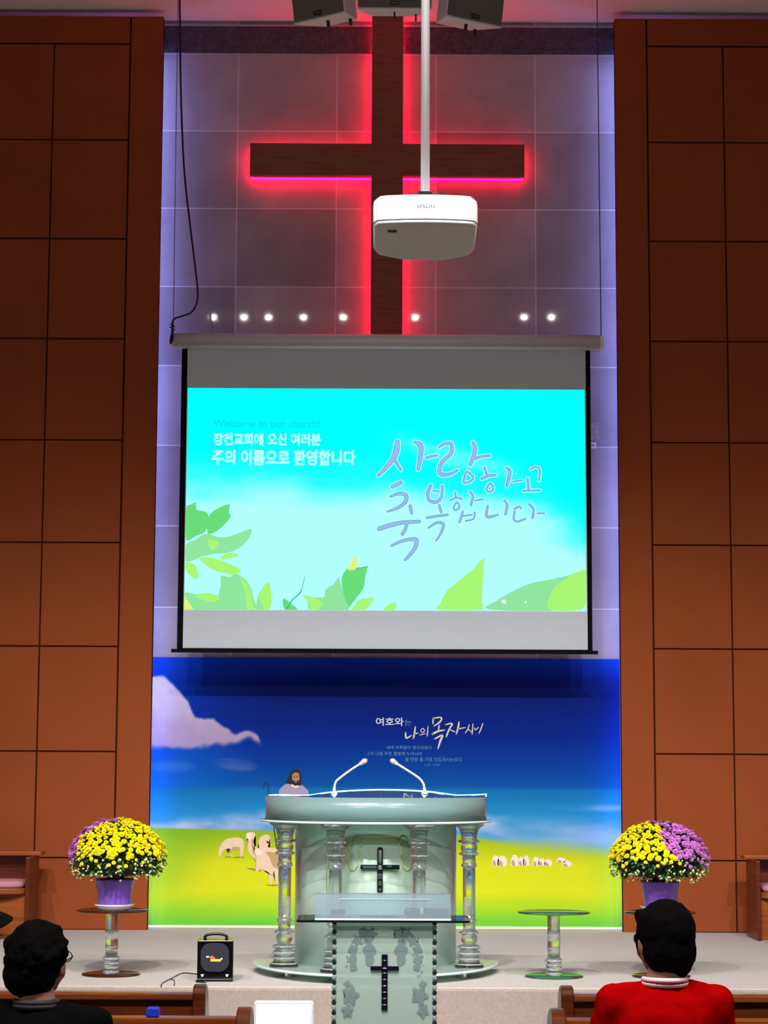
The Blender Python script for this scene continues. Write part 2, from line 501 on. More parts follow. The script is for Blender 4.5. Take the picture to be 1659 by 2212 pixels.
tube_lines = [[(-hw + ins, zb + .02), (-hw + ins, -ah + ins), (L_ + ins, -ah + ins), (L_ + ins, ah - ins), (-hw + ins, ah - ins), (-hw + ins, zt - .02)],
              [(hw - ins, zb + .02), (hw - ins, -ah + ins), (R_ - ins, -ah + ins), (R_ - ins, ah - ins), (hw - ins, ah - ins), (hw - ins, zt - .02)]]
for tl in tube_lines:
    b = MB()
    for p, q in zip(tl[:-1], tl[1:]):
        b.tube([(p[0], 0.125, p[1]), (q[0], 0.125, q[1])], 0.009, 8)
    tb = b.build('neon_tube', M_red_led, cr)
    tb['label'] = 'glowing red tube'

# ------------------------------------------------------------------ loudspeaker cluster under the ceiling
def wall_speaker(x, y, yaw, wd, label):
    t = empty('ceiling_speaker', (x, y, 6.905), yaw)
    tag(t, label, 'loudspeaker', 'loudspeaker cluster above the cross')
    Mt = Matrix.Rotation(R(11), 4, 'X')
    b = MB()
    hw = wd / 2
    b.prism([(-hw, 0), (hw, 0), (hw * 0.62, 0.3), (-hw * 0.62, 0.3)], 2, 0.0, 0.46, 0, Mt)
    b.build('cabinet', M_cream, t, bevel=0.008)
    b = MB(); b.box(-hw + 0.012, hw - 0.012, -0.012, 0.0, 0.014, 0.446, 0, Mt); b.build('grille', M_greycloth, t, bevel=0.004)
    b = MB()
    for (a0, a1, c0, c1) in ((-0.035, 0.035, 0.03, 0.037), (-0.035, 0.035, 0.053, 0.06), (-0.035, -0.028, 0.037, 0.053), (0.028, 0.035, 0.037, 0.053)):
        b.box(a0, a1, -0.017, -0.011, c0, c1, 0, Mt)
    b.build('badge', M_black, t)
    b = MB(); b.tube([(0, 0.15, 0.40), (0, 0.15, CEIL - 6.905)], 0.02, 10); b.build('hanging_pole', M_black, t)
    b = MB(); b.box(-0.006, 0.006, 0.10, 0.13, -0.05, 0.0, 0, Mt); b.box(hw * .55, hw * .55 + .012, 0.20, 0.23, -0.05, 0.0, 0, Mt)
    split_loose(b.build('bracket', M_black, t))
    return t
wall_speaker(-0.50, 14.80, R(-33), 0.47, 'off white ceiling loudspeaker, left one of the cluster above the cross')
wall_speaker(0.062, 14.60, 0, 0.56, 'off white ceiling loudspeaker, middle one of the cluster above the cross')
wall_speaker(0.66, 14.86, R(30), 0.50, 'off white ceiling loudspeaker, right one of the cluster above the cross')

# ------------------------------------------------------------------ projector on its ceiling pole
pr = empty('projector', (0.157, 7.8, 3.465))
tag(pr, 'white ceiling projector hanging on a long white pole', 'projector')
Mt = Matrix.Rotation(R(-7.4), 4, 'X')
def proj_outline(s=1.0, d=0.0):
    pts = [(-0.205, 0.035), (-0.19, 0.008), (-0.16, 0.0), (-0.08, -0.008), (0, -0.011), (0.08, -0.008), (0.16, 0.0), (0.19, 0.008), (0.205, 0.035),
           (0.205, 0.30), (0.185, 0.345), (0.08, 0.40), (-0.08, 0.40), (-0.185, 0.345), (-0.205, 0.30)]
    cx, cy = 0, 0.19
    return [((x - cx) * s + cx, (y - cy) * s + cy + d) for x, y in pts]
def loft(b, rings, mi=0, M=None, smooth=True, cap=True):
    n = len(rings[0]); vs = []; fs = []
    for rg in rings: vs += [M @ Vector(p) if M else Vector(p) for p in rg]
    for i in range(len(rings) - 1):
        for k in range(n):
            k2 = (k + 1) % n
            fs.append((i * n + k, i * n + k2, (i + 1) * n + k2, (i + 1) * n + k))
    b.add(vs, fs, mi, smooth)
    if cap:
        o = len(b.v) - len(vs)
        b.f.append(tuple(o + k for k in range(n - 1, -1, -1))); b.mi.append(mi); b.sm.append(False)
        b.f.append(tuple(o + (len(rings) - 1) * n + k for k in range(n))); b.mi.append(mi); b.sm.append(False)
b = MB()
loft(b, [[(x, y, z) for x, y in proj_outline(s)] for s, z in ((0.995, 0.0), (1.0, 0.006), (1.0, 0.07), (0.985, 0.092), (0.93, 0.108), (0.78, 0.116))], 0, Mt)
b.build('top_shell', M_white, pr)
b = MB()
loft(b, [[(x, y, z) for x, y in proj_outline(s)] for s, z in ((0.9, -0.016), (0.965, -0.012), (0.985, 0.0))], 0, Mt)
b.build('underside', M_greyplastic, pr)
b = MB(); b.prism(rounded(0.036, 0.014, 0.006, 3, -0.13, 0.075), 2, -0.022, -0.012, 0, Mt); b.build('sensor', M_black, pr)
b = MB(); b.lathe([(0.05, 0.0), (0.05, 0.02), (0.042, 0.03)], (-0.09, 0.40, 0.05), 20, 0, Matrix.Rotation(R(-97), 4, 'X')); b.build('lens', M_black, pr)
b = MB(); b.box(-0.03, 0.03, 0.06, 0.12, 0.085, 0.135); b.box(-0.08, 0.08, 0.05, 0.25, 0.085, 0.098); b.build('mount_bracket', M_chrome, pr, bevel=0.003)
b = MB(); b.tube([(0.0, 0.09, 0.12), (0.0, 0.09, CEIL - 3.465)], 0.0178, 16); b.build('ceiling_pole', M_white, pr)
b = MB(); b.tube([(0.03, 0.09, 0.10), (0.05, 0.09, 0.135), (0.075, 0.1, 0.13), (0.10, 0.12, 0.10), (0.12, 0.13, 0.09)], 0.004, 8)
b.tube([(-0.03, 0.12, 0.10), (-0.06, 0.11, 0.12), (-0.09, 0.13, 0.098)], 0.003, 8)
split_loose(b.build('cable', M_black, pr))

def text_mesh(s, size, bold=0.0, shear=0.0, width=None):
    c = bpy.data.curves.new('lettering', 'FONT'); c.body = s; c.size = size; c.offset = bold; c.shear = shear
    o = bpy.data.objects.new('tmp', c); col.objects.link(o)
    bpy.context.view_layer.update()
    dg = bpy.context.evaluated_depsgraph_get()
    me = bpy.data.meshes.new_from_object(o.evaluated_get(dg))
    bpy.data.objects.remove(o, do_unlink=True)
    xs = [v.co.x for v in me.vertices]; ys = [v.co.y for v in me.vertices]
    x0, x1, y0 = min(xs), max(xs), min(ys)
    k = (width / (x1 - x0)) if width else 1.0
    for v in me.vertices:
        v.co = Vector(((v.co.x - x0) * k, 0.0, v.co.y))
    return me
def place_text(s, size, m, parent, loc, width=None, bold=0.0, rx=0.0, name='lettering'):
    me = text_mesh(s, size, bold, 0, width)
    me.materials.clear(); me.materials.append(m)
    o = bpy.data.objects.new(name, me); col.objects.link(o); o.parent = parent; o.location = loc; o.rotation_euler = (rx, 0, 0)
    return o
lt = place_text('EPSON', 0.022, mat('logo_grey', (60, 60, 76), 0.8, spec=0.1), pr, (-0.033, -0.0135, 0.044), 0.068, 0.0002, R(-7.4))

# ------------------------------------------------------------------ projection screen
sc = empty('projection_screen', (0.0, 16.9, 0))
tag(sc, 'pull-down projection screen showing a sky and leaves greeting slide', 'projection screen')
b = MB()
prof = [(-0.055, 4.815), (-0.068, 4.822), (-0.072, 4.835), (-0.06, 4.85), (-0.066, 4.87), (-0.066, 4.915), (-0.05, 4.937), (0.05, 4.94), (0.06, 4.92), (0.06, 4.815)]
b.prism(prof, 0, -1.765, 1.80, 0, smooth=True)
b.build('casing', M_silver, sc)
for x0, x1 in ((-1.785, -1.765), (1.80, 1.83)):
    MB().box(x0, x1, -0.07, 0.06, 4.815, 4.935).build('end_cap', M_white, sc, bevel=0.01)
MB().box(-1.652, 1.683, 0.0, 0.004, 2.30, 4.83).build('fabric', M_screen, sc)
for x0, x1 in ((-1.70, -1.652), (1.683, 1.722)):
    MB().box(x0, x1, -0.0005, 0.0045, 2.29, 4.83).build('black_border', M_blackmatte, sc)
bbm = MB().box(-1.745, 1.765, -0.02, 0.02, 2.272, 2.30); bbm.box(-1.70, 1.722, -0.004, 0.006, 2.296, 2.308); bbm.build('bottom_bar', M_blackmatte, sc)

def vnoise(x, z, sx, sz, seed=0.0, oct=4):
    return noise.fractal(Vector((x * sx + seed, z * sz, seed)), 1.0, 2.0, oct)

def painted_grid(name, x0, x1, z0, z1, nx, nz, fn, y, parent, emission=None):
    xs = np.linspace(x0, x1, nx); zs = np.linspace(z0, z1, nz)
    vs = [(float(x), y, float(z)) for z in zs for x in xs]
    fs = [(j * nx + i, j * nx + i + 1, (j + 1) * nx + i + 1, (j + 1) * nx + i) for j in range(nz - 1) for i in range(nx - 1)]
    me = bpy.data.meshes.new(name); me.from_pydata(vs, [], fs)
    ca = me.color_attributes.new('print', 'FLOAT_COLOR', 'POINT')
    arr = np.ones((len(vs), 4), np.float32)
    for k, v in enumerate(vs):
        arr[k, :3] = lin(fn(v[0], v[2]))[:3]
    ca.data.foreach_set('color', arr.ravel())
    m = bpy.data.materials.new(name + '_print'); m.use_nodes = True
    nt = m.node_tree; at = nt.nodes.new('ShaderNodeAttribute'); at.attribute_name = 'print'
    if emission:
        nt.nodes.clear(); at = nt.nodes.new('ShaderNodeAttribute'); at.attribute_name = 'print'
        out = nt.nodes.new('ShaderNodeOutputMaterial'); e = nt.nodes.new('ShaderNodeEmission'); e.inputs[1].default_value = emission
        nt.links.new(at.outputs['Color'], e.inputs[0]); nt.links.new(e.outputs[0], out.inputs[0])
    else:
        bs = nt.nodes['Principled BSDF']; nt.links.new(at.outputs['Color'], bs.inputs['Base Color'])
        bs.inputs['Roughness'].default_value = 0.6; bs.inputs['Specular IOR Level'].default_value = 0.08
    me.materials.append(m)
    o = bpy.data.objects.new(name, me); col.objects.link(o); o.parent = parent
    return o

def mixc(a, b_, t):
    t = min(1, max(0, t)); return tuple(a[i] * (1 - t) + b_[i] * t for i in range(3))
def ramp(stops, t):
    if t <= stops[0][0]: return stops[0][1]
    for (t0, c0), (t1, c1) in zip(stops[:-1], stops[1:]):
        if t <= t1: return mixc(c0, c1, (t - t0) / (t1 - t0))
    return stops[-1][1]
def sstep(a, b_, x):
    t = min(1, max(0, (x - a) / (b_ - a))); return t * t * (3 - 2 * t)

def slide_sky(x, z):
    u = (x + 1.645) / 3.32; v = (4.482 - z) / 1.858      # u right, v down
    # lower boundary of the saturated cyan sweeps down to both sides
    n = vnoise(u, v, 2.2, 3.0, 3.0, 5) * 0.10
    n2 = vnoise(u, v, 5.0, 7.0, 9.0, 4) * 0.05
    lo = 0.16 + 0.30 * (u ** 1.3 if u > 0.5 else 0) * 1.0
    # right corner stays deep cyan further down
    edge = 0.27 + 0.10 * (1 - abs(u - 0.35)) + (0.26 * max(0, (u - 0.55) / 0.45) ** 2.2 if u > .55 else 0) + n
    t = sstep(edge - 0.10, edge + 0.26, v + n2)
    if 0.42 < u < 1.0:   # pale band crossing the middle of the sky
        bc = 0.17 + 0.55 * (u - 0.42); d = abs(v - bc)
        t = max(t, 0.55 * (1 - sstep(0.0, 0.10, d + n2)) * sstep(0.42, 0.6, u) * (1 - sstep(0.75, 0.95, u)))
    return ramp([(0.0, (0, 255, 255)), (0.35, (30, 255, 255)), (0.7, (120, 255, 255)), (1.0, (178, 255, 255))], t)
img = painted_grid('projected_slide', -1.645, 1.673, 2.624, 4.482, 150, 90, slide_sky, -0.001, sc, 1.0)

def zp6(X, Y): return (380 + X / 3.456, 830 + Y / 3.456)
def zp7(X, Y): return (780 + X / 3.253, 900 + Y / 3.253)
SX0, SZ0 = 0, 0
def scr_xz(px, py):
    p = P(px, py, 16.9); return (min(1.672, max(-1.644, p.x)), min(4.48, max(2.626, p.z)))
def shape_mesh(name, shapes, y, mats, parent, tm):
    """shapes: list of (points2D already in x,z ; material index ; layer)"""
    bm = bmesh.new()
    for pts, mi, ly in shapes:
        vs = [bm.verts.new((p[0], y - 0.0006 * ly, p[1])) for p in pts]
        try: f = bm.faces.new(vs)
        except ValueError: continue
        f.material_index = mi
    bmesh.ops.triangulate(bm, faces=bm.faces)
    me = bpy.data.meshes.new(name); bm.to_mesh(me); bm.free()
    for m in mats: me.materials.append(m)
    o = bpy.data.objects.new(name, me); col.objects.link(o); o.parent = parent
    return o
G1 = emat('slide_green', (105, 222, 120)); G2 = emat('slide_soft_green', (145, 230, 160)); G3 = emat('slide_lime', (168, 248, 118)); G4 = emat('slide_teal', (40, 190, 150)); G5 = emat('slide_yellow', (225, 245, 110)); G6 = emat('slide_white', (225, 255, 255))
leafs = []
def leaf6(pts, mi, ly=2, zp=zp6, sm=True):
    q = smooth_line(pts, 3, True) if sm else pts
    leafs.append(([scr_xz(*zp(*p)) for p in q], mi, ly))
leaf6([(75, 930), (110, 900), (150, 885), (152, 935), (225, 955), (245, 1000), (235, 1060), (210, 1110), (150, 1130), (75, 1160)], 0)
leaf6([(245, 990), (300, 935), (395, 895), (400, 925), (392, 950), (408, 990), (350, 1060), (290, 1105), (235, 1110)], 0, 3)
leaf6([(75, 1200), (150, 1160), (225, 1115), (300, 1138), (370, 1142), (450, 1120), (562, 1080), (550, 1140), (490, 1210), (400, 1255), (300, 1265), (200, 1285), (75, 1325)], 1, 4)
leaf6([(240, 1160), (320, 1175), (300, 1230), (260, 1235)], 2, 5)
leaf6([(310, 1200), (420, 1150), (555, 1090), (500, 1190), (400, 1245), (300, 1255)], 1, 5)
leaf6([(180, 1300), (260, 1295), (370, 1330), (487, 1385), (440, 1420), (370, 1415), (270, 1380), (210, 1340)], 2, 4)
leaf6([(75, 1330), (130, 1340), (165, 1400), (160, 1457), (110, 1430), (75, 1390)], 2, 3)
leaf6([(330, 1290), (400, 1260), (472, 1277), (400, 1300), (350, 1310)], 2, 4)
leaf6([(62, 1560), (150, 1570), (250, 1565), (335, 1600), (340, 1500), (335, 1430), (400, 1440), (450, 1415), (510, 1450), (550, 1500), (575, 1580), (588, 1688), (400, 1689), (62, 1689)], 1, 3)
leaf6([(150, 1575), (250, 1560), (325, 1590), (280, 1625), (200, 1610)], 2, 4)
leaf6([(60, 1580), (90, 1620), (132, 1688), (60, 1689)], 4, 4)
leaf6([(470, 1430), (520, 1480), (560, 1560), (580, 1680), (530, 1688), (520, 1560)], 2, 4)
leaf6([(605, 1688), (600, 1630), (620, 1560), (690, 1475), (712, 1570), (710, 1640), (690, 1688)], 2, 4)
leaf6([(605, 1688), (605, 1630), (620, 1590), (660, 1688)], 1, 5)
leaf6([(800, 1600), (850, 1630), (910, 1688), (815, 1689)], 0, 3)
leaf6([(945, 1580), (1010, 1585), (1060, 1605), (1110, 1580), (1120, 1530), (1190, 1490), (1215, 1445), (1240, 1550), (1290, 1688), (1010, 1689), (1000, 1640)], 1, 3)
leaf6([(945, 1580), (1010, 1585), (1060, 1605), (1100, 1640), (1050, 1688), (1010, 1688), (1000, 1640)], 2, 4)
leaf6([(1240, 1440), (1290, 1370), (1350, 1375), (1425, 1368), (1415, 1430), (1400, 1520), (1360, 1580), (1320, 1630), (1290, 1660), (1250, 1560)], 0, 4)
leaf6([(1285, 1385), (1310, 1330), (1345, 1275), (1345, 1378)], 4, 5)
leaf6([(1330, 1660), (1370, 1610), (1472, 1595), (1440, 1660), (1400, 1688), (1310, 1689)], 2, 5)
leaf6([(1550, 1688), (1580, 1650), (1642, 1628), (1630, 1689)], 2, 3)
leaf6([(545, 1355), (560, 1310), (600, 1230), (680, 1160), (780, 1080), (830, 1020), (873, 990), (835, 1040), (820, 1110), (800, 1140), (810, 1200), (830, 1280), (845, 1356)], 2, 3, zp7)
leaf6([(900, 1356), (960, 1290), (1050, 1235), (1180, 1175), (1300, 1150), (1450, 1120), (1560, 1085), (1592, 1078), (1592, 1200), (1500, 1356)], 1, 3, zp7)
leaf6([(1450, 1120), (1592, 1072), (1592, 1120), (1500, 1130)], 2, 4, zp7)
leaf6([(1320, 1356), (1330, 1250), (1380, 1180), (1470, 1130), (1592, 1110), (1592, 1250), (1545, 1356)], 2, 5, zp7)
leaf6([(985, 1295), (1010, 1285), (1020, 1305), (1005, 1318)], 5, 5, zp7); leaf6([(1148, 1300), (1160, 1295), (1160, 1312), (1148, 1312)], 5, 5, zp7)

def ribbon(pts, ws, closed=False, k=6, grow=0.0):
    """variable width brush stroke in 2D -> list of outline points"""
    data = smooth_line([(p[0], p[1], w) for p, w in zip(pts, ws)], k, closed)
    Lp, Rp = [], []
    n = len(data)
    for i, (x, y, wd) in enumerate(data):
        a = data[i - 1] if i > 0 else (data[-1] if closed else data[0]); c = data[(i + 1) % n] if (i + 1 < n or closed) else data[-1]
        dx, dy = c[0] - a[0], c[1] - a[1]; l = math.hypot(dx, dy) or 1
        h = wd / 2 + grow
        Lp.append((x - dy / l * h, y + dx / l * h)); Rp.append((x + dy / l * h, y - dx / l * h))
    return data, Lp, Rp
def stroke_quads(pts, ws, grow=0.0, closed=False):
    data, Lp, Rp = ribbon(pts, ws, closed, 6, grow)
    quads = []
    n = len(data); m = n if closed else n - 1
    for i in range(m):
        j = (i + 1) % n
        quads.append([Lp[i], Rp[i], Rp[j], Lp[j]])
    if not closed:
        for (x, y, wd), (x2, y2, _) in ((data[0], data[1]), (data[-1], data[-2])):
            h = wd / 2 + grow
            quads.append([(x + h * math.cos(a), y + h * math.sin(a)) for a in [2 * math.pi * q / 12 for q in range(12)]])
    return quads
def wlist(w_, n):
    if not isinstance(w_, (list, tuple)): w_ = [w_]
    if len(w_) == n: return list(w_)
    return [float(np.interp(i / max(1, n - 1), np.linspace(0, 1, len(w_)), w_)) for i in range(n)]
S7 = [
 ([(255, 178), (245, 250), (215, 310), (165, 370), (122, 413)], [34, 44, 36, 28, 20]), ([(240, 310), (260, 345), (278, 373)], 20),
 ([(377, 180), (415, 200), (420, 260), (400, 370)], [20, 36, 34, 24]), ([(458, 290), (495, 280), (532, 273)], 17),
 ([(548, 215), (590, 190), (633, 195), (630, 260), (570, 320), (550, 370), (560, 405), (620, 405), (678, 377)], [14, 20, 26, 26, 26, 28, 30, 24, 16]),
 ([(785, 180), (800, 220), (790, 280), (767, 338)], [20, 30, 30, 24]), ([(800, 295), (850, 280), (902, 275)], 18),
 ([(742, 388), (788, 425), (768, 455), (722, 463), (728, 420)], 14, True),
 ([(867, 358), (880, 400)], 16), ([(848, 435), (900, 415), (945, 413)], [22, 20, 16]), ([(908, 468), (928, 508), (905, 530), (880, 512)], 13, True),
 ([(1022, 360), (1045, 390), (1025, 487)], [16, 26, 22]), ([(1067, 457), (1132, 448)], 11),
 ([(1192, 370), (1225, 352), (1255, 375), (1250, 450)], 12), ([(1170, 437), (1177, 512)], 17), ([(1137, 522), (1258, 518)], 12),
 ([(220, 493), (280, 464)], [26, 30]), ([(207, 562), (265, 542), (315, 552), (310, 600), (260, 640), (187, 667)], [16, 24, 30, 28, 22, 14]), ([(345, 627), (355, 678)], 22),
 ([(128, 788), (200, 765), (290, 745), (410, 738)], [32, 32, 28, 24]), ([(320, 755), (312, 790), (290, 827)], 24),
 ([(213, 908), (280, 877), (350, 862), (388, 868), (380, 920), (340, 975), (307, 1007)], [16, 22, 26, 30, 28, 24, 18]),
 ([(488, 485), (468, 540), (480, 590), (530, 600), (565, 560), (570, 487)], [24, 24, 22, 24, 20, 16]), ([(507, 521), (548, 526)], 12),
 ([(550, 623), (562, 670)], 18), ([(463, 711), (530, 700), (607, 690)], 18), ([(473, 783), (530, 747), (578, 757), (560, 820), (527, 872)], [12, 18, 22, 18, 12]),
 ([(657, 533), (665, 560)], 12), ([(628, 588), (670, 570), (707, 578)], 12), ([(676, 603), (690, 640), (657, 658), (652, 632)], 11, True),
 ([(765, 528), (785, 560), (771, 622)], 18), ([(803, 590), (857, 581)], 11), ([(715, 667), (692, 742)], 16), ([(703, 700), (778, 691)], 11), ([(798, 672), (790, 718), (735, 733)], 11),
 ([(890, 627), (880, 690), (900, 706), (962, 689)], [14, 20, 20, 13]), ([(1007, 592), (1025, 620), (1015, 687)], 18),
 ([(1077, 650), (1110, 632), (1123, 645)], 13), ([(1080, 667), (1072, 718), (1095, 738), (1152, 720)], 14), ([(1182, 617), (1210, 650), (1205, 712)], 18), ([(1238, 680), (1288, 680)], 11)]
HALO = emat('slide_halo', (200, 255, 255)); OUTL = emat('slide_letter_edge', (70, 165, 218)); FILL = emat('slide_letter', (152, 188, 236))
let = []
for s_ in S7:
    closed = len(s_) > 2
    ws = wlist(s_[1], len(s_[0]))
    for grow, mi, ly in ((6.5, 0, 1), (0.5, 1, 2), (-3.5, 2, 3)):
        for q in stroke_quads(s_[0], ws, grow, closed):
            let.append(([scr_xz(*zp7(*p)) for p in q], mi, ly))
shape_mesh('slide_leaves', leafs, -0.002, [G1, G2, G3, G4, G5, G6], sc, None)
# twig on the slide
tw = []
tw2 = []
for q in stroke_quads([(830, 1672), (870, 1610), (925, 1560), (945, 1510), (962, 1437)], [14, 8, 9, 5, 5]): tw.append(([scr_xz(*zp6(*p)) for p in q], 0, 3))
for q in stroke_quads([(1345, 1375), (1432, 1365)], [6, 8]): tw2.append(([scr_xz(*zp6(*p)) for p in q], 0, 7))
shape_mesh('slide_twig', tw, -0.002, [G4], sc, None); shape_mesh('slide_twig', tw2, -0.002, [G4], sc, None)
shape_mesh('slide_calligraphy', let, -0.004, [HALO, OUTL, FILL], sc, None)
def slide_text(s, px, py, px1, h, m, bold=0.0):
    a = P(px, py, 16.9); c = P(px1, py, 16.9)
    place_text(s, h, m, sc, (a.x, -0.006, a.z), c.x - a.x, bold, 0, 'slide_text')
slide_text('Welcome to our church!', 461, 922, 690, 0.085, emat('slide_text_cyan', (0, 226, 250)), 0.001)
tx = emat('slide_text_white', (190, 255, 255))
slide_text('장천교회에 오신 여러분', 460, 959, 693, 0.108, tx, 0.004)
slide_text('주의 이름으로 환영합니다', 458, 1001, 768, 0.135, tx, 0.005)

# suspension wires and the drop cable
lw = MB(); p0 = P(389, -30, 16.86)
tag(MB().tube([(-1.775, 16.9, 4.93), (-1.785, 16.9, CEIL)], 0.003, 6).build('suspension_wire', M_black), 'thin dark wire holding the left end of the projection screen', 'wire', 'wires holding the screen')
tag(MB().tube([(1.815, 16.9, 4.93), (1.805, 16.9, CEIL)], 0.004, 6).build('suspension_wire', M_black), 'thin dark wire holding the right end of the projection screen', 'wire', 'wires holding the screen')
cp = [(388, 0), (389, 60), (390, 160), (393, 270), (399, 380), (410, 480), (422, 580), (427, 630), (425, 655), (414, 674), (396, 682), (378, 688), (373, 697), (372, 715), (372, 735), (369, 742)]
pts = [P(x, y, 16.80) for x, y in cp]
pts.insert(0, Vector((pts[0].x, 16.80, CEIL)))
ct = empty('screen_cable', (0, 0, 0)); tag(ct, 'loose black cable hanging from the ceiling to the screen casing', 'cable')
MB().tube(smooth_line([tuple(p) for p in pts], 5), 0.008, 8).build('cord', M_black, ct)
b = MB(); b.tube([P(372, 722, 16.81), P(370, 735, 16.81), P(369, 743, 16.81)], [0.014, 0.016, 0.01], 8); b.build('plug', M_black, ct)
b = MB(); b.tube([P(368, 700, 16.80), P(378, 706, 16.80)], 0.006, 6); b.tube([P(367, 706, 16.80), P(378, 713, 16.80)], 0.006, 6); split_loose(b.build('cable_tie', M_black, ct))

# little grey tag and socket on the stone wall
a = P(1284, 933, WALL_Y)
t = empty('wall_tag', (a.x, WALL_Y, a.z)); tag(t, 'small mottled grey tag with a white crossed box on stone wall', 'wall tag')
MB().box(-0.04, 0.04, -0.006, 0.0, -0.08, 0.08).build('plate', mat('mottled_grey', (150, 146, 142), 0.8, var=(60, (185, 180, 175), (1, 1, 1))), t)
b = MB(); b.box(-0.045, 0.012, -0.02, 0.0, -0.145, -0.095); wb = b.build('switch_box', M_white, t)
b = MB(); b.tube([(-0.033, -0.021, -0.133), (0.0, -0.021, -0.107)], 0.0022, 6); b.tube([(-0.033, -0.021, -0.107), (0.0, -0.021, -0.133)], 0.0022, 6); b.build('cross_mark', M_black, wb)

# ------------------------------------------------------------------ printed banner below the screen
BX0, BX1, BZ0, BZ1, BY = -1.965, 2.02, 0.006, 2.262, 17.47
bn = empty('printed_banner', (0, BY, 0)); tag(bn, 'wide printed banner of blue sky and green pasture with sheep', 'banner')
MB().box(BX0, BX1, 0.0, 0.012, BZ0, BZ1).build('backing_board', mat('pale_yellow_board', (225, 235, 190), 0.6), bn)
MB().box(BX0, BX1, -0.012, 0.0, BZ0 - 0.004, BZ0 + 0.016).build('bottom_rail', mat('cream_rail', (235, 240, 205), 0.5), bn)
MB().box(BX1 - 0.012, BX1 + 0.004, -0.006, 0.012, BZ0, BZ1).build('side_rail', M_silver, bn)
def banner_px(px, py):
    p = P(px, py, BY); return (min(BX1, max(BX0, p.x)), min(BZ1, max(BZ0, p.z)))
sky = [(1421, (8, 62, 190)), (1470, (2, 32, 128)), (1500, (0, 26, 112)), (1600, (0, 42, 142)), (1660, (0, 66, 158)), (1700, (6, 84, 166)), (1708, (16, 114, 178)), (1755, (34, 138, 196)), (1800, (90, 160, 208)), (1850, (130, 182, 212))]
def banner_col(x, z):
    px = 319 + (x - BX0) / (BX1 - BX0) * 1029
    py = 1421 + (BZ1 - z) / (BZ1 - BZ0) * 584
    nz = vnoise(x, z, 1.5, 6.0, 2.0, 4)
    hz = 1703 + 5 * nz
    c = ramp(sky, py + 6 * nz * (0 if 1690 < py < 1720 else 1))
    # lighter sky to the left, with LED strip glow painted into its top
    lft = (1 - sstep(330, 600, px))
    c = mixc(c, (20, 130, 235), 0.45 * lft * sstep(1560, 1640, py) * (1 - sstep(1700, 1710, py)))
    c = mixc(c, (0, 80, 220), 0.5 * lft * (1 - sstep(1500, 1700, py)))
    # cloud bank near the horizon
    d = (py - (1790 + 12 * math.sin(px / 160.0))) / 38.0
    cl = (1 - 0.7 * sstep(1060, 1160, px)) * max(0, 1 - d * d) * (0.5 + 0.9 * nz + 0.35 * vnoise(x, z, 3, 10, 7, 4))
    c = mixc(c, (214, 206, 232), max(0, min(0.8, cl)))
    # thin clouds at right
    d = (py - 1745 - (px - 1180) * 0.0) / 9.0
    if px > 1150: c = mixc(c, (178, 196, 226), max(0, 1 - d * d) * sstep(1170, 1300, px) * 0.7 * (0.7 + nz))
    # big cumulus at left
    ed = noise.fractal(Vector((px / 46.0, py / 46.0, 4.2)), 1.0, 2.1, 5) * 20
    top = np.interp(px, [319, 345, 372, 398, 415, 430, 455, 480, 505, 530, 552, 562], [1466, 1463, 1486, 1515, 1550, 1551, 1555, 1573, 1586, 1583, 1592, 1612])
    bot = np.interp(px, [319, 400, 480, 540, 562], [1622, 1616, 1612, 1604, 1613])
    if px < 575:
        k = sstep(-3, 4, py - top + ed * 0.5) * (1 - sstep(-10, 9, py - bot + ed * 0.6)) * (1 - sstep(552, 572, px + ed * .3))
        tone = mixc((214, 204, 226), (176, 156, 190), sstep(1480, 1612, py + ed))
        c = mixc(c, tone, k)
    d2 = ((px - 505) / 52.0) ** 2 + ((py - 1655 - (px - 505) * 0.09) / 15.0) ** 2
    c = mixc(c, (112, 118, 178), 0.75 * max(0, 1 - d2) ** 0.6 * (0.8 + 0.6 * nz) if d2 < 1 else 0)
    d2 = ((px - 365) / 60.0) ** 2 + ((py - 1660) / 16.0) ** 2
    c = mixc(c, (80, 130, 205), 0.5 * max(0, 1 - d2))
    # grass
    gh = np.interp(px, [319, 400, 520, 640, 800, 1000, 1060, 1150, 1240, 1348], [1792, 1794, 1797, 1800, 1805, 1806, 1818, 1830, 1838, 1846])
    soft = 2 + 26 * sstep(1000, 1200, px)
    g = ramp([(1790, (132, 176, 34)), (1830, (178, 198, 28)), (1870, (214, 220, 30)), (1925, (216, 222, 32)), (1960, (172, 214, 36)), (1985, (126, 204, 52)), (2006, (96, 190, 70))], py + 6 * vnoise(x, z, 2, 9, 12, 4))
    g = mixc(g, (120, 186, 40), 0.55 * (1 - sstep(320, 470, px + (py - 1900) * 0.6)) * (1 - sstep(1900, 1990, py)))
    g = mixc(g, (120, 184, 44), 0.45 * sstep(1230, 1348, px - (py - 1850) * .3))
    c = mixc(c, g, sstep(gh - soft, gh + soft * 0.6, py))
    return tuple(max(0, min(255, q)) for q in c)
painted_grid('sky_print', BX0, BX1 - 0.012, BZ0 + 0.016, BZ1, 330, 190, banner_col, -0.002, bn)
Bm = [mat('print_wool', (236, 206, 172), 0.6), mat('print_wool_shade', (196, 160, 110), 0.6), mat('print_dark', (22, 12, 16), 0.6), mat('print_face', (178, 128, 112), 0.6),
      mat('print_robe', (168, 158, 186), 0.6), mat('print_staff', (48, 32, 42), 0.6), mat('print_ground_shade', (150, 148, 18), 0.6), mat('print_pale_wool', (246, 226, 210), 0.6), mat('print_navy', (16, 34, 104), 0.6), mat('print_flock_brown', (190, 160, 132), 0.6), mat('print_eye', (60, 34, 36), 0.6)]
def z4(X, Y): return (440 + X / 5.53, 1640 + Y / 5.53)
def z5(X, Y): return (1020 + X / 6.9125, 1820 + Y / 6.9125)
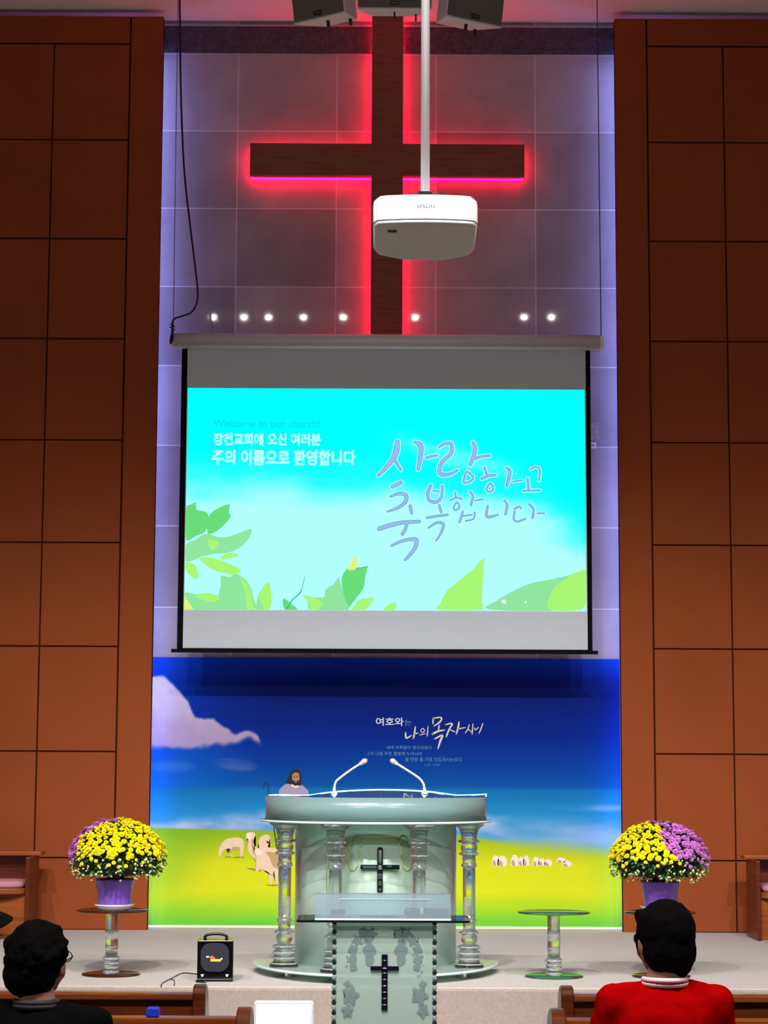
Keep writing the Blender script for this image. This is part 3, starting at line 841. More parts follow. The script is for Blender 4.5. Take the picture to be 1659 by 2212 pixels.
def bshape(lst, pts, mi, ly, zp=z4, sm=True):
    q = smooth_line(pts, 4, True) if sm else pts
    lst.append(([banner_px(*zp(*p)) for p in q], mi, ly))
def bstroke(lst, pts, ws, mi, ly, zp=z4, closed=False):
    for q in stroke_quads(pts, wlist(ws, len(pts)), 0, closed): lst.append(([banner_px(*zp(*p)) for p in q], mi, ly))
def bdone(name, lst): return shape_mesh(name, lst, -0.0025, Bm, bn, None)
s1 = []
bshape(s1, [(255, 1165), (330, 1158), (340, 1172), (260, 1175)], 6, 1); bshape(s1, [(355, 1168), (470, 1160), (470, 1175), (355, 1178)], 6, 1)
bshape(s1, [(180, 1150), (185, 1070), (230, 990), (300, 945), (400, 935), (465, 955), (485, 1020), (475, 1080), (465, 1150), (440, 1165), (430, 1060), (340, 1065), (345, 1165), (325, 1160), (325, 1080), (270, 1070), (220, 1110), (205, 1160)], 0, 2)
bshape(s1, [(345, 1050), (430, 1050), (425, 1080), (350, 1085)], 1, 3); bshape(s1, [(270, 1075), (315, 1070), (300, 1115), (280, 1100)], 2, 3)
bdone('grazing_sheep_print', s1)
s2 = []
bshape(s2, [(505, 1300), (640, 1310), (690, 1340), (600, 1330)], 6, 1)
bshape(s2, [(510, 930), (530, 880), (590, 870), (625, 900), (600, 950), (600, 1020), (640, 1100), (650, 1200), (670, 1300), (650, 1335), (620, 1330), (625, 1230), (590, 1170), (545, 1130), (525, 1050), (535, 975), (515, 960)], 0, 2)
bshape(s2, [(575, 950), (600, 1000), (615, 1100), (600, 1150), (575, 1050)], 1, 3); bshape(s2, [(510, 890), (560, 880), (580, 930), (530, 975), (510, 940)], 7, 4)
bshape(s2, [(515, 950), (530, 950), (535, 968), (520, 972)], 10, 5)
bdone('standing_sheep_print', s2)
s3 = []
bshape(s3, [(730, 1500), (900, 1490), (960, 1440), (985, 1480), (850, 1515)], 6, 1)
bshape(s3, [(600, 1040), (660, 1060), (655, 980), (690, 920), (760, 900), (800, 930), (790, 1000), (770, 1050), (900, 1075), (980, 1150), (985, 1300), (905, 1330), (890, 1400), (890, 1490), (865, 1485), (845, 1400), (840, 1330), (825, 1400), (815, 1490), (790, 1490), (775, 1400), (765, 1345), (680, 1310), (640, 1230), (630, 1150), (605, 1110)], 0, 3)
bshape(s3, [(745, 1110), (850, 1120), (940, 1200), (960, 1290), (900, 1310), (830, 1280), (790, 1180)], 1, 4)
bshape(s3, [(610, 1080), (650, 1075), (700, 1090), (700, 1130), (640, 1150), (612, 1120)], 7, 5); bshape(s3, [(752, 975), (775, 980), (778, 1000), (757, 1005)], 10, 6)
bdone('near_sheep_print', s3)
s4 = []
bshape(s4, [(900, 420), (905, 370), (960, 310), (1040, 285), (1160, 305), (1220, 350), (1255, 420), (1260, 800), (880, 800)], 4, 2)
bshape(s4, [(1060, 330), (1050, 290), (1150, 300), (1120, 340)], 7, 3)
bshape(s4, [(985, 285), (1010, 220), (1040, 150), (1090, 115), (1135, 130), (1160, 190), (1165, 300), (1140, 315), (1050, 300)], 2, 4)
bshape(s4, [(1058, 190), (1090, 160), (1130, 165), (1143, 200), (1140, 260), (1110, 290), (1072, 280), (1058, 240)], 3, 5)
bshape(s4, [(1062, 250), (1090, 262), (1138, 255), (1130, 300), (1095, 318), (1065, 295)], 2, 6); bshape(s4, [(1085, 268), (1118, 266), (1112, 276), (1090, 278)], 3, 7)
bshape(s4, [(1072, 210), (1088, 207), (1086, 216), (1074, 218)], 2, 7); bshape(s4, [(1112, 208), (1128, 208), (1126, 217), (1112, 217)], 2, 7)
bstroke(s4, [(715, 345), (720, 300), (745, 282), (770, 300), (778, 400), (790, 560), (830, 760), (875, 1075)], [10, 14, 14, 14, 14, 13, 13, 14], 5, 4)
bdone('shepherd_print', s4)
s5 = []
for (x0, y0, x1, y1, k) in ((300, 195, 400, 350, 0), (380, 200, 520, 360, 1), (580, 185, 690, 355, 0), (690, 215, 780, 350, 1), (760, 195, 850, 355, 0), (905, 215, 1000, 355, 0), (990, 235, 1090, 350, 1), (1080, 250, 1190, 355, 0), (1265, 225, 1390, 300, 1), (1350, 270, 1480, 365, 0)):
    cx, cy, rx, ry = (x0 + x1) / 2, (y0 + y1) / 2, (x1 - x0) / 2, (y1 - y0) / 2
    bshape(s5, [(cx - rx, cy + ry * .8), (cx - rx, cy - ry * .2), (cx - rx * .4, cy - ry), (cx + rx * .5, cy - ry * .9), (cx + rx, cy - ry * .2), (cx + rx * .9, cy + ry * .8), (cx + rx * .3, cy + ry), (cx, cy + ry * .6), (cx - rx * .5, cy + ry)], 7, 2, z5)
    bshape(s5, [(cx - rx * .75, cy + ry * .8), (cx - rx * .8, cy + ry * .1), (cx - rx * .35, cy - ry * .1), (cx + rx * .1, cy + ry * .5), (cx - rx * .2, cy + ry * .8)], 9, 3, z5)
for k in range(0, len(s5), 2): bdone('sheep_print', s5[k:k + 2])
def z3(X, Y): return (780 + X / 5.53, 1520 + Y / 5.53)
s6 = []
Mcal = [mat('print_pale_gold', (226, 220, 196), 0.5)]
for pts, ws in (([(532, 345), (540, 410), (602, 378)], [18, 20, 10]), ([(648, 275), (640, 340), (625, 415)], [12, 20, 18]), ([(640, 362), (680, 350)], 14),
                ([(700, 375), (765, 358)], 10), ([(800, 270), (790, 385)], [10, 14]),
                ([(862, 170), (858, 240)], 16), ([(862, 175), (955, 165), (945, 215), (870, 268)], [14, 16, 20, 12]), ([(932, 262), (925, 310)], 18), ([(855, 362), (920, 330), (998, 315)], [24, 22, 14]),
                ([(880, 420), (970, 378), (945, 450), (918, 540)], [16, 22, 24, 12]), ([(1010, 250), (1088, 240), (1050, 310), (1018, 395)], [14, 18, 18, 18]), ([(1062, 312), (1118, 335)], 14),
                ([(1168, 215), (1160, 280), (1138, 360)], [14, 20, 18]), ([(1165, 302), (1245, 285)], [16, 10]), ([(1292, 250), (1272, 310), (1245, 350)], 12), ([(1280, 300), (1312, 335)], 10), ([(1337, 240), (1325, 362)], [10, 16]),
                ([(1355, 290), (1365, 312), (1402, 285)], 11), ([(1455, 235), (1432, 300), (1408, 355)], [10, 14, 10])):
    for q in stroke_quads(pts, wlist(ws, len(pts))): s6.append(([banner_px(*z3(*p)) for p in q], 0, 4))
for q in stroke_quads([(735, 295), (758, 322), (735, 345), (712, 322)], [10] * 4, 0, True): s6.append(([banner_px(*z3(*p)) for p in q], 0, 4))
shape_mesh('calligraphy_print', s6, -0.0025, Mcal, bn, None)
def btext(s, px, py, px1, h, c, bold=0.0):
    a = P(px, py, BY); d = P(px1, py, BY)
    place_text(s, h, mat('print_text_%d_%d_%d' % c, c, 0.5), bn, (a.x, -0.005, a.z), d.x - a.x, bold, 0, 'text_print')
btext('여호와', 812, 1566, 872, 0.075, (214, 222, 232), 0.0012)
btext('는', 874, 1566, 889, 0.055, (96, 150, 190))
tc_ = (92, 150, 184)
btext('내게 부족함이 없으리로다', 835, 1618, 933, 0.034, tc_)
btext('그가 나를 푸른 풀밭에 누이시며', 791, 1631, 911, 0.034, tc_)
btext('쉴 만한 물 가로 인도하시는도다', 875, 1644, 998, 0.038, tc_)
btext('시편 23편', 915, 1655, 950, 0.026, (56, 120, 170))

# ------------------------------------------------------------------ pulpit
PX = -0.045
def arc(half, yfront, yside, n=28, p=2.0, x0=PX):
    pts = []
    for k in range(n + 1):
        a = math.pi * k / n
        c, s = math.cos(a), math.sin(a)
        pts.append((x0 - half * c, yside - (yside - yfront) * (abs(s) ** (2.0 / p))))
    return pts
pu = empty('pulpit', (0, 0, 0)); tag(pu, 'wide frosted glass pulpit with crystal columns and a curved front', 'pulpit')
def plate(name, half, yf, ys, yb, z0, z1, m, edge, inset=0.16):
    o = arc(half, yf, ys) + [(PX + half - inset, yb), (PX - half + inset, yb)]
    b = MB(); n = len(o)
    b.add([(x, y, z0) for x, y in o] + [(x, y, z1) for x, y in o], [tuple(range(n - 1, -1, -1)), tuple(range(n, 2 * n))], 0)
    oo = len(b.v) - 2 * n
    for i in range(n):
        j = (i + 1) % n
        b.f.append((oo + i, oo + j, oo + n + j, oo + n + i)); b.mi.append(1); b.sm.append(True)
    return b.build(name, [m, edge], pu)
plate('base_plate', 0.82, 12.98, 13.98, 14.15, 0.045, 0.062, M_frost2, M_edge)
plate('top_plate', 0.77, 13.02, 13.78, 14.05, 0.985, 1.0, M_topplate, M_edge)
def crystal_ring(b, rr, zz, h, c=(0, 0), n=14):
    vs = []; fs = []
    for k in range(n):
        a = 2 * math.pi * k / n; q = 1.0 if k % 2 else 0.94
        for (r_, z_) in ((rr * q, zz + h * 0.2), (rr * 0.93, zz + h), (rr * 0.84, zz), (rr * 0.93, zz - h)):
            vs.append((c[0] + r_ * math.cos(a), c[1] + r_ * math.sin(a), z_))
    for k in range(n):
        k2 = (k + 1) % n
        for j in range(4):
            j2 = (j + 1) % 4; fs.append((k * 4 + j, k2 * 4 + j, k2 * 4 + j2, k * 4 + j2))
    b.add(vs, fs, 0, False)
for x, y in ((-0.60, 13.42), (0.52, 13.42), (-0.28, 13.12), (0.2, 13.12), (-0.5, 14.0), (0.45, 14.0)):
    b = MB(); b.lathe([(0.022, 0.0), (0.026, 0.01), (0.022, 0.035), (0.026, 0.0445)], (x, y, 0), 16); b.build('foot', M_chrome, pu)
CP = [(0.095, 0.062), (0.095, 0.075), (0.075, 0.09), (0.066, 0.105), (0.072, 0.112), (0.072, 0.128), (0.06, 0.134), (0.07, 0.142), (0.07, 0.165), (0.055, 0.172), (0.062, 0.18), (0.074, 0.188), (0.074, 0.2), (0.05, 0.208),
      (0.04, 0.216), (0.05, 0.228), (0.053, 0.245), (0.05, 0.262), (0.04, 0.274), (0.062, 0.28), (0.064, 0.29), (0.042, 0.298), (0.04, 0.302), (0.04, 0.345), (0.048, 0.352), (0.048, 0.365), (0.041, 0.372), (0.041, 0.70), (0.05, 0.708), (0.05, 0.72), (0.043, 0.728),
      (0.043, 0.775), (0.062, 0.782), (0.063, 0.794), (0.045, 0.80), (0.054, 0.815), (0.055, 0.83), (0.052, 0.845), (0.044, 0.855), (0.068, 0.862), (0.068, 0.874), (0.05, 0.88), (0.052, 0.90), (0.056, 0.92), (0.062, 0.94), (0.078, 0.958), (0.095, 0.970), (0.10, 0.984)]
for x, y in ((-0.598 + PX + 0.01, 13.50), (0.598 + PX + 0.01, 13.50), (-0.262 + PX + 0.01, 13.16), (0.268 + PX + 0.01, 13.16)):
    b = MB(); b.lathe(CP, (x, y, 0), 24, smooth=True)
    cobj = b.build('column', M_acr, pu)
    # a ring of cut crystals around the foot of each column
    for zz, rr in ((0.085, 0.092), (0.12, 0.080), (0.153, 0.078), (0.194, 0.080), (0.285, 0.067), (0.359, 0.051), (0.714, 0.053), (0.788, 0.067), (0.868, 0.072), (0.977, 0.104)):
        b = MB(); crystal_ring(b, rr, zz, 0.006, (x, y)); b.build('crystal_ring', M_crystal, cobj)
def curved_panel(name, half, yf, ys, z0, z1, a0, a1, m, th=0.008, p=2.0, parent=pu, n=20, ztop=None):
    b = MB(); vs = []; fs = []
    for k in range(n + 1):
        a = math.pi * (a0 + (a1 - a0) * k / n)
        for t in (0, th):
            x = PX - (half - t) * math.cos(a); y = ys - (ys - yf - t) * abs(math.sin(a)) ** (2 / p)
            vs += [(x, y, z0), (x, y, z1)]
    for k in range(n):
        q = k * 4
        fs += [(q, q + 4, q + 5, q + 1), (q + 2, q + 3, q + 7, q + 6), (q + 1, q + 5, q + 7, q + 3), (q, q + 2, q + 6, q + 4)]
    b.add(vs, fs, 0, True)
    q = n * 4
    b.add([vs[0], vs[1], vs[3], vs[2]], [(0, 1, 2, 3)], 0); b.add([vs[q], vs[q + 1], vs[q + 3], vs[q + 2]], [(0, 1, 2, 3)], 0)
    return b.build(name, m, parent)
curved_panel('side_panel', 0.54, 13.33, 13.95, 0.062, 0.985, 0.0, 0.30, M_frost)
curved_panel('side_panel', 0.54, 13.33, 13.95, 0.062, 0.985, 0.70, 1.0, M_frost)
curved_panel('front_panel', 0.54, 13.33, 13.95, 0.062, 0.985, 0.305, 0.695, M_frost2, n=14)
curved_panel('upper_band', 0.735, 13.12, 13.80, 1.0, 1.15, 0.0, 1.0, M_band, 0.01, 2.4, n=40)
# arched glass reading board with its pale polished edge
rim = [(580, 1718), (610, 1717), (640, 1718), (668, 1718), (695, 1714), (725, 1710.5), (760, 1708), (795, 1706.5), (825, 1706), (860, 1706.5), (895, 1708), (930, 1710.5), (960, 1714.5), (988, 1718), (1020, 1717.5), (1052, 1716)]
rimp = [P(x, y, 13.95) for x, y in rim]
b = MB(); vs = []; fs = []
fr_ = [(p.x, np.interp(p.x, [q[0] for q in arc(0.73, 13.14, 13.80)], [q[1] for q in arc(0.73, 13.14, 13.80)]), 1.152) for p in rimp]
for (f, r_) in zip(fr_, rimp): vs += [f, tuple(r_)]
for i in range(len(rimp) - 1): fs.append((i * 2, i * 2 + 2, i * 2 + 3, i * 2 + 1))
b.add(vs, fs, 0, True); rb = b.build('reading_board', M_clear, pu, recalc=False)
b = MB(); b.tube(smooth_line([tuple(p) for p in rimp], 4), 0.0055, 8); b.build('board_edge', M_edge, rb)
b = MB()
for k in range(46):
    px = 698 + 290 * k / 45
    if px > 745 and px < 760: continue
    yy = 1718 - 3.0 * (1 - ((px - 840) / 145) ** 2) + 1.2 * math.sin(k * 2.1)
    p = P(px, yy, 13.88); b.ball(p, 0.0048 + 0.002 * (math.sin(k * 3.7) > 0), 6)
b.ball(P(823, 1712, 13.88), 0.012, 8); b.ball(P(834, 1713, 13.88), 0.01, 8)
b.build('bead_trim', M_crystal, rb)
b = MB(); b.tube([P(822, 1713, 13.84), P(822, 1722, 13.6)], 0.003, 6); b.build('center_stem', M_edge, rb)
# front emblem: crystal cross, and etched pale lines
def pulpit_pt(px, py, off=0.0):
    for _ in range(1):
        best = None
        for k in range(200):
            a = math.pi * (0.25 + 0.5 * k / 199)
            x = PX - 0.54 * math.cos(a); y = 13.95 - (13.95 - 13.33) * math.sin(a) - 0.006 - off
            q = P(px, py, y)
            e = abs(q.x - x)
            if best is None or e < best[0]: best = (e, q)
    return best[1]
ce = empty('cross_emblem', pulpit_pt(821, 1873, 0.006)); ce.parent = pu
ce.location = pulpit_pt(821, 1873, 0.006)
b = MB(); b.prism(rounded(0.036, 0.115, 0.012, 4, 0, 0.068), 1, -0.014, 0.0); b.prism(rounded(0.036, 0.145, 0.004, 3, 0, -0.086), 1, -0.014, 0.0); b.prism(rounded(0.115, 0.03, 0.004, 3, -0.068, 0), 1, -0.014, 0.0); b.prism(rounded(0.115, 0.03, 0.004, 3, 0.068, 0), 1, -0.014, 0.0)
b.build('cross_bar', M_darkedge, ce, bevel=0.002)
b = MB(); b.prism(rounded(0.018, 0.085, 0.006, 3, 0, 0.066), 1, -0.02, -0.012); b.prism(rounded(0.09, 0.016, 0.004, 3, -0.066, 0), 1, -0.02, -0.012)
b.ball((0, -0.014, 0), 0.018, 8); b.prism([(-0.012, -0.04), (0.012, -0.04), (0.016, -0.075), (-0.016, -0.075)], 1, -0.02, -0.012); b.prism(rounded(0.018, 0.03, 0.004, 3, 0, -0.10), 1, -0.02, -0.012); b.prism(rounded(0.018, 0.02, 0.004, 3, 0, -0.14), 1, -0.02, -0.012)
b.prism(rounded(0.03, 0.01, 0.003, 3, 0.06, 0.006), 1, -0.02, -0.012)
b.build('silver_inlay', M_chrome, ce)
def z6(X, Y): return (540 + X / 3.016, 1620 + Y / 3.016)
b = MB()
for sgn in (1, -1):
    def mx_(X): return X if sgn == 1 else 1692 - X
    line = [(846, 566), (720, 566), (705, 590), (725, 615), (708, 640), (720, 670), (700, 700), (705, 740), (680, 780), (655, 775), (645, 730), (625, 700), (650, 660), (640, 630), (660, 600), (668, 560), (700, 545), (720, 560)]
    pts = [pulpit_pt(*z6(mx_(X), Y), 0.004) for X, Y in line]
    b.tube(smooth_line([tuple(p) for p in pts], 3), 0.0035, 6)
b.build('etched_outline', M_goldline, pu)

# bell behind the glass band
bl = empty('hand_bell', (P(678, 1752, 13.62).x, 13.62, 1.0)); tag(bl, 'small pale gold bell seen through the frosted band of the pulpit', 'bell')
MB().lathe([(0.034, 0.0), (0.036, 0.008), (0.030, 0.02), (0.026, 0.05), (0.018, 0.065), (0.006, 0.072)], n=20).build('bell_body', M_gold, bl)
MB().lathe([(0.006, 0.072), (0.009, 0.09), (0.006, 0.11), (0.011, 0.13), (0.006, 0.14)], n=14).build('handle', M_gold, bl)

# gooseneck microphones
def goose(pts_px, Yd, label):
    pts = [P(x, y, Yd) for x, y in pts_px]
    t = empty('gooseneck_microphone', (pts[0].x, Yd, 0)); tag(t, label, 'microphone', 'gooseneck microphones on the pulpit')
    o = Vector((pts[0].x, Yd, 0)); pts = [p - o for p in pts]
    sl = smooth_line([tuple(p) for p in pts], 5); n = len(sl)
    MB().lathe([(0.022, 0.0), (0.022, 0.006), (0.012, 0.012)], (pts[0].x, 0, pts[0].z), 14).build('base', M_greyplastic, t)
    MB().tube(sl, [0.0105 if i < 7 else 0.0075 for i in range(n)], 10).build('gooseneck', M_cream, t)
    d = (pts[-1] - pts[-2]).normalized(); q = d.to_track_quat('Z', 'Y').to_matrix().to_4x4()
    MB().lathe([(0.009, -0.012), (0.013, 0.0), (0.012, 0.018)], pts[-1], 12, 0, q).build('collar', M_white, t)
    MB().ball(pts[-1] + d * 0.024, 0.019, 14, 0, (1, 1, 1.25), q).build('foam_head', mat('pale_grey_foam', (205, 198, 196), 0.9, bump=(250, 0.6)), t)
goose([(722, 1715.5), (722, 1706), (725, 1690), (735, 1680), (758, 1663), (780, 1649)], 13.62, 'pale gooseneck microphone on the pulpit leaning right, the left one')
goose([(917, 1715.5), (917, 1706), (914, 1692), (904, 1680), (880, 1664), (856, 1649)], 13.62, 'pale gooseneck microphone on the pulpit leaning left, the right one')

# ------------------------------------------------------------------ small front lectern
LY = 11.0
le = empty('lectern', (0.006, LY, FLOOR)); tag(le, 'narrow frosted glass lectern with etched wreath standing before the stage', 'lectern')
LZ = 0.546 - FLOOR
b = MB(); o = rounded(0.915, 0.40, 0.03, 4, 0, 0.15); n = len(o)
b.add([(x, y, LZ - 0.012) for x, y in o] + [(x, y, LZ) for x, y in o], [tuple(range(n - 1, -1, -1)), tuple(range(n, 2 * n))], 0)
for i in range(n):
    j = (i + 1) % n; b.f.append((i, j, n + j, n + i)); b.mi.append(1); b.sm.append(False)
b.build('top_plate', [M_clear, M_darkedge], le)
b = MB(); Mb = Matrix.Translation((0, 0.03, LZ + 0.001)) @ Matrix.Rotation(R(-35), 4, 'X')
b.box(-0.362, 0.358, 0.0, 0.008, 0.0, 0.158, 0, Mb)
rb = b.build('reading_board', M_board, le)
b = MB(); b.box(-0.36, 0.356, -0.02, 0.02, 0.0, 0.006, 0, Matrix.Translation((0, -0.01, LZ))); b.build('board_ledge', mat('white_ledge', (240, 246, 246), 0.3), le)
MB().box(-0.235, 0.25, -0.002, 0.002, 0.118, 0.123, 0, Mb).build('board_seam', mat('teal_line', (120, 165, 170), 0.3), rb)
b = MB(); b.box(-0.252, 0.268, 0.03, 0.042, 0.03, LZ - 0.012); b.build('front_panel', M_frost2, le)
for x in (-0.258, 0.272):
    b = MB()
    z = 0.03; k = 0
    while z < LZ - 0.014:
        h = min(0.026, LZ - 0.013 - z)
        b.lathe([(0.006, 0), (0.0125, h * 0.3), (0.0125, h * 0.7), (0.006, h)], (x, 0.03, z), 8, k % 2, smooth=False); z += h; k += 1
    ob = b.build('beaded_post', [mat('dark_green_glass', (18, 58, 52), 0.1), M_crystal], le)
    MB().lathe([(0.035, 0.0), (0.035, 0.02), (0.02, 0.03)], (x, 0.03, 0.0), 16).build('foot', M_chrome, le)
    MB().box(x - 0.006, x + 0.006, 0.04, 0.30, 0.03, LZ - 0.014).build('side_panel', M_frost, le)
b = MB(); b.box(-0.33, 0.34, -0.06, 0.34, 0.0, 0.018); b.build('base_plate', M_frost2, le, bevel=0.004)
# cross emblem on the lectern
def le_pt(px, py): p = P(px, py, LY + 0.03); return (p.x - 0.006, p.z - FLOOR)
b = MB()
x0, zt = le_pt(824.5, 2061); x1, zb = le_pt(837, 2184); cx = (x0 + x1) / 2
seg = 9; zz = zt
hh = (zt - zb) / seg
for k in range(seg):
    b.box(x0, x1, 0.018, 0.03, zt - (k + 1) * hh + 0.003, zt - k * hh - 0.001)
hx0, hz1 = le_pt(800.5, 2086.5); hx1, hz0 = le_pt(861.5, 2096)
b.box(hx0, hx1, 0.014, 0.03, hz0, hz1)
lc = b.build('cross_emblem', mat('blue_black_gloss', (8, 12, 34), 0.08), le, bevel=0.0015)
b = MB()
for k in range(1, seg): b.ball((cx, 0.017, zt - k * hh), 0.006, 8, 0, (1.6, 0.6, 0.7))
b.ball((cx, 0.012, (hz0 + hz1) / 2), 0.008, 8, 0, (2.2, 0.5, 0.5)); split_loose(b.build('silver_stud', M_chrome, lc))
# etched wreath
def z8(X, Y): return (640 + X / 4.254, 1900 + Y / 4.254)
def blob(cx, cy, r, lobes, depth, rot=0.0, sx=1.0, sy=1.0, n=48):
    return [(cx + sx * r * (1 - depth * (0.5 - 0.5 * math.cos(lobes * a + rot))) * math.cos(a), cy + sy * r * (1 - depth * (0.5 - 0.5 * math.cos(lobes * a + rot))) * math.sin(a)) for a in [2 * math.pi * k / n for k in range(n)]]
wre = []
for sgn in (1, -1):
    for i, (cx_, cy_, r_, lb, dp, sx, sy) in enumerate(((685, 500, 66, 5, 0.45, 1, 1), (620, 490, 58, 5, 0.4, 1, 1), (660, 560, 44, 3, 0.2, 1, 1.1), (560, 560, 60, 5, 0.42, 1, 1), (672, 650, 66, 4, 0.12, 1, 0.95), (672, 730, 52, 3, 0.15, 0.85, 1.3), (520, 640, 50, 4, 0.35, 1, 1),
                                              (515, 730, 50, 5, 0.25, 0.9, 1.1), (525, 800, 40, 4, 0.2, 1, 1), (470, 955, 40, 4, 0.4, 1, 1), (500, 1060, 88, 5, 0.42, 0.95, 1.15), (470, 1200, 60, 5, 0.4, 1, 1.2))):
        X = cx_ if sgn == 1 else 1634 - cx_
        pts = blob(X, cy_, r_, lb, dp, i * 1.3 * sgn, sx, sy)
        wre.append(([le_pt(*z8(*p)) for p in pts], 0, 1 + i))
for wr_ in wre: shape_mesh('etched_leaf', [wr_], 0.0292, [M_etch], le, None)
b = MB()
for sgn in (1, -1):
    line = [(812, 468), (740, 465), (720, 440), (690, 432), (630, 436), (590, 470), (545, 510), (515, 560), (485, 610), (462, 670), (458, 760), (470, 790)]
    b.tube(smooth_line([(lambda q: (q[0], 0.0275, q[1]))(le_pt(*z8(X if sgn == 1 else 1634 - X, Y))) for X, Y in line], 3), 0.0016, 5)
b.build('etched_line', mat('white_etch', (222, 234, 226), 0.5), le)
b = MB()
for (X, Y) in ((465, 705), (468, 748), (462, 790), (655, 560), (975, 560), (1072, 688), (1080, 745), (1160, 700), (1155, 840), (1120, 880), (1140, 870), (610, 490), (1025, 490), (648, 545), (980, 545)):
    q = le_pt(*z8(X, Y)); b.ball((q[0], 0.024, q[1]), 0.0038, 6)
split_loose(b.build('rhinestone', M_chrome, le))
# microphone and tape roll on the lectern
mc = P(940, 1965, LY + 0.24)
t = empty('wireless_microphone', (P(873, 1964, LY + 0.26).x, LY + 0.26, 0.546)); tag(t, 'black wireless microphone lying on the lectern top', 'microphone')
RX = Matrix.Rotation(R(90), 4, 'Y')
MB().lathe([(0.004, 0.0), (0.016, 0.004), (0.0225, 0.018), (0.023, 0.03), (0.020, 0.046)], (0, 0, 0.0235), 18, 0, RX).build('grille_head', mat('dark_mesh_metal', (60, 64, 76), 0.35, metal=0.7), t)
MB().lathe([(0.0215, 0.046), (0.0215, 0.085)], (0, 0, 0.0235), 18, 0, RX).build('body_front', M_grille, t)
MB().lathe([(0.022, 0.085), (0.022, 0.105)], (0, 0, 0.0235), 18, 0, RX).build('colour_ring', mat('pale_green_ring', (165, 205, 130), 0.5), t)
MB().lathe([(0.0215, 0.105), (0.0195, 0.225), (0.016, 0.245)], (0, 0, 0.0235), 18, 0, RX).build('handle', M_grille, t)
t = empty('tape_roll', (P(730, 1964, LY + 0.24).x, LY + 0.24, 0.546)); tag(t, 'small black and tan round roll lying on the lectern top', 'tape roll')
MB().lathe([(0.022, 0.014), (0.038, 0.014), (0.038, 0.034), (0.022, 0.034), (0.022, 0.014)], n=24, closed=False).build('black_ring', M_blackmatte, t)
MB().lathe([(0.028, 0.0), (0.034, 0.002), (0.036, 0.0139), (0.02, 0.0139)], n=24).build('tan_base', mat('tan_paper', (190, 168, 140), 0.7), t)

# ------------------------------------------------------------------ round acrylic tables
def make_table(x, y, top_m, base_m, label):
    t = empty('round_table', (x, y, 0)); tag(t, label, 'table', 'round glass and acrylic flower stands')
    MB().lathe([(0.01, 0.002), (0.188, 0.002), (0.19, 0.006), (0.188, 0.010), (0.01, 0.010)], n=48, closed=True).build('base_disc', base_m, t)
    prof = [(0.050, 0.0105), (0.052, 0.03), (0.040, 0.036), (0.050, 0.05), (0.052, 0.075), (0.044, 0.09), (0.05, 0.096), (0.055, 0.106), (0.05, 0.116), (0.040, 0.12), (0.041, 0.17), (0.042, 0.175), (0.042, 0.176), (0.038, 0.18), (0.042, 0.185), (0.042, 0.275), (0.036, 0.282), (0.041, 0.288), (0.041, 0.38), (0.046, 0.392), (0.046, 0.4065)]
    st_ = MB().lathe(prof, n=24, smooth=True).build('stem', M_acr, t)
    for zz, rr in ((0.022, 0.056), (0.05, 0.054), (0.074, 0.055), (0.106, 0.06), (0.180, 0.045), (0.283, 0.045), (0.40, 0.05)):
        b = MB(); crystal_ring(b, rr, zz, 0.008); b.build('crystal_ring', M_crystal, st_)
    MB().lathe([(0.005, 0.407), (0.234, 0.407), (0.236, 0.411), (0.234, 0.415), (0.005, 0.415)], n=48).build('table_top', top_m, t)
    return t
make_table(-1.755, 13.56, M_bronzeglass, M_bronzeglass, 'round stand with clear stem under the mostly yellow flowers')
make_table(1.115, 13.56, M_greenglass, M_greenglass, 'empty round glass stand with clear stem right of the pulpit')
make_table(1.815, 13.60, M_bronzeglass, M_bronzeglass, 'round stand with clear stem under the yellow and purple flowers')

# ------------------------------------------------------------------ potted chrysanthemums
def blossom_mesh(name, m, r=0.019, layers=3, np_=13):
    b = MB()
    for L in range(layers):
        rr = r * (1 - 0.24 * L); n = np_ - 2 * L; up = 0.002 + 0.0035 * L
        for k in range(n):
            a = 2 * math.pi * (k + 0.5 * L) / n; c, s = math.cos(a), math.sin(a)
            wd = rr * 0.21
            pts = [(0.001, 0), (rr * 0.55, -wd), (rr * 0.92, -wd * .8), (rr, 0), (rr * 0.92, wd * .8), (rr * 0.55, wd)]
            vs = [(x * c - y * s, x * s + y * c, up + (x / rr) * 0.003 * (L + 1) - (0.0016 if abs(y) < 1e-6 else 0)) for x, y in pts]
            b.add(vs, [(0, 1, 5), (1, 2, 4, 5), (2, 3, 4)], 0, False)
    b.ball((0, 0, 0.007), r * 0.2, 6, 1, (1, 1, 0.6))
    me = bpy.data.meshes.new(name); me.from_pydata(b.v, [], b.f); me.materials.append(m); me.materials.append(M_eye)
    me.polygons.foreach_set('material_index', b.mi)
    return me, b
BY_, by_b = blossom_mesh('yellow_blossom', M_yel)
BP_, bp_b = blossom_mesh('purple_blossom', M_pur, 0.021)
random.seed(11)
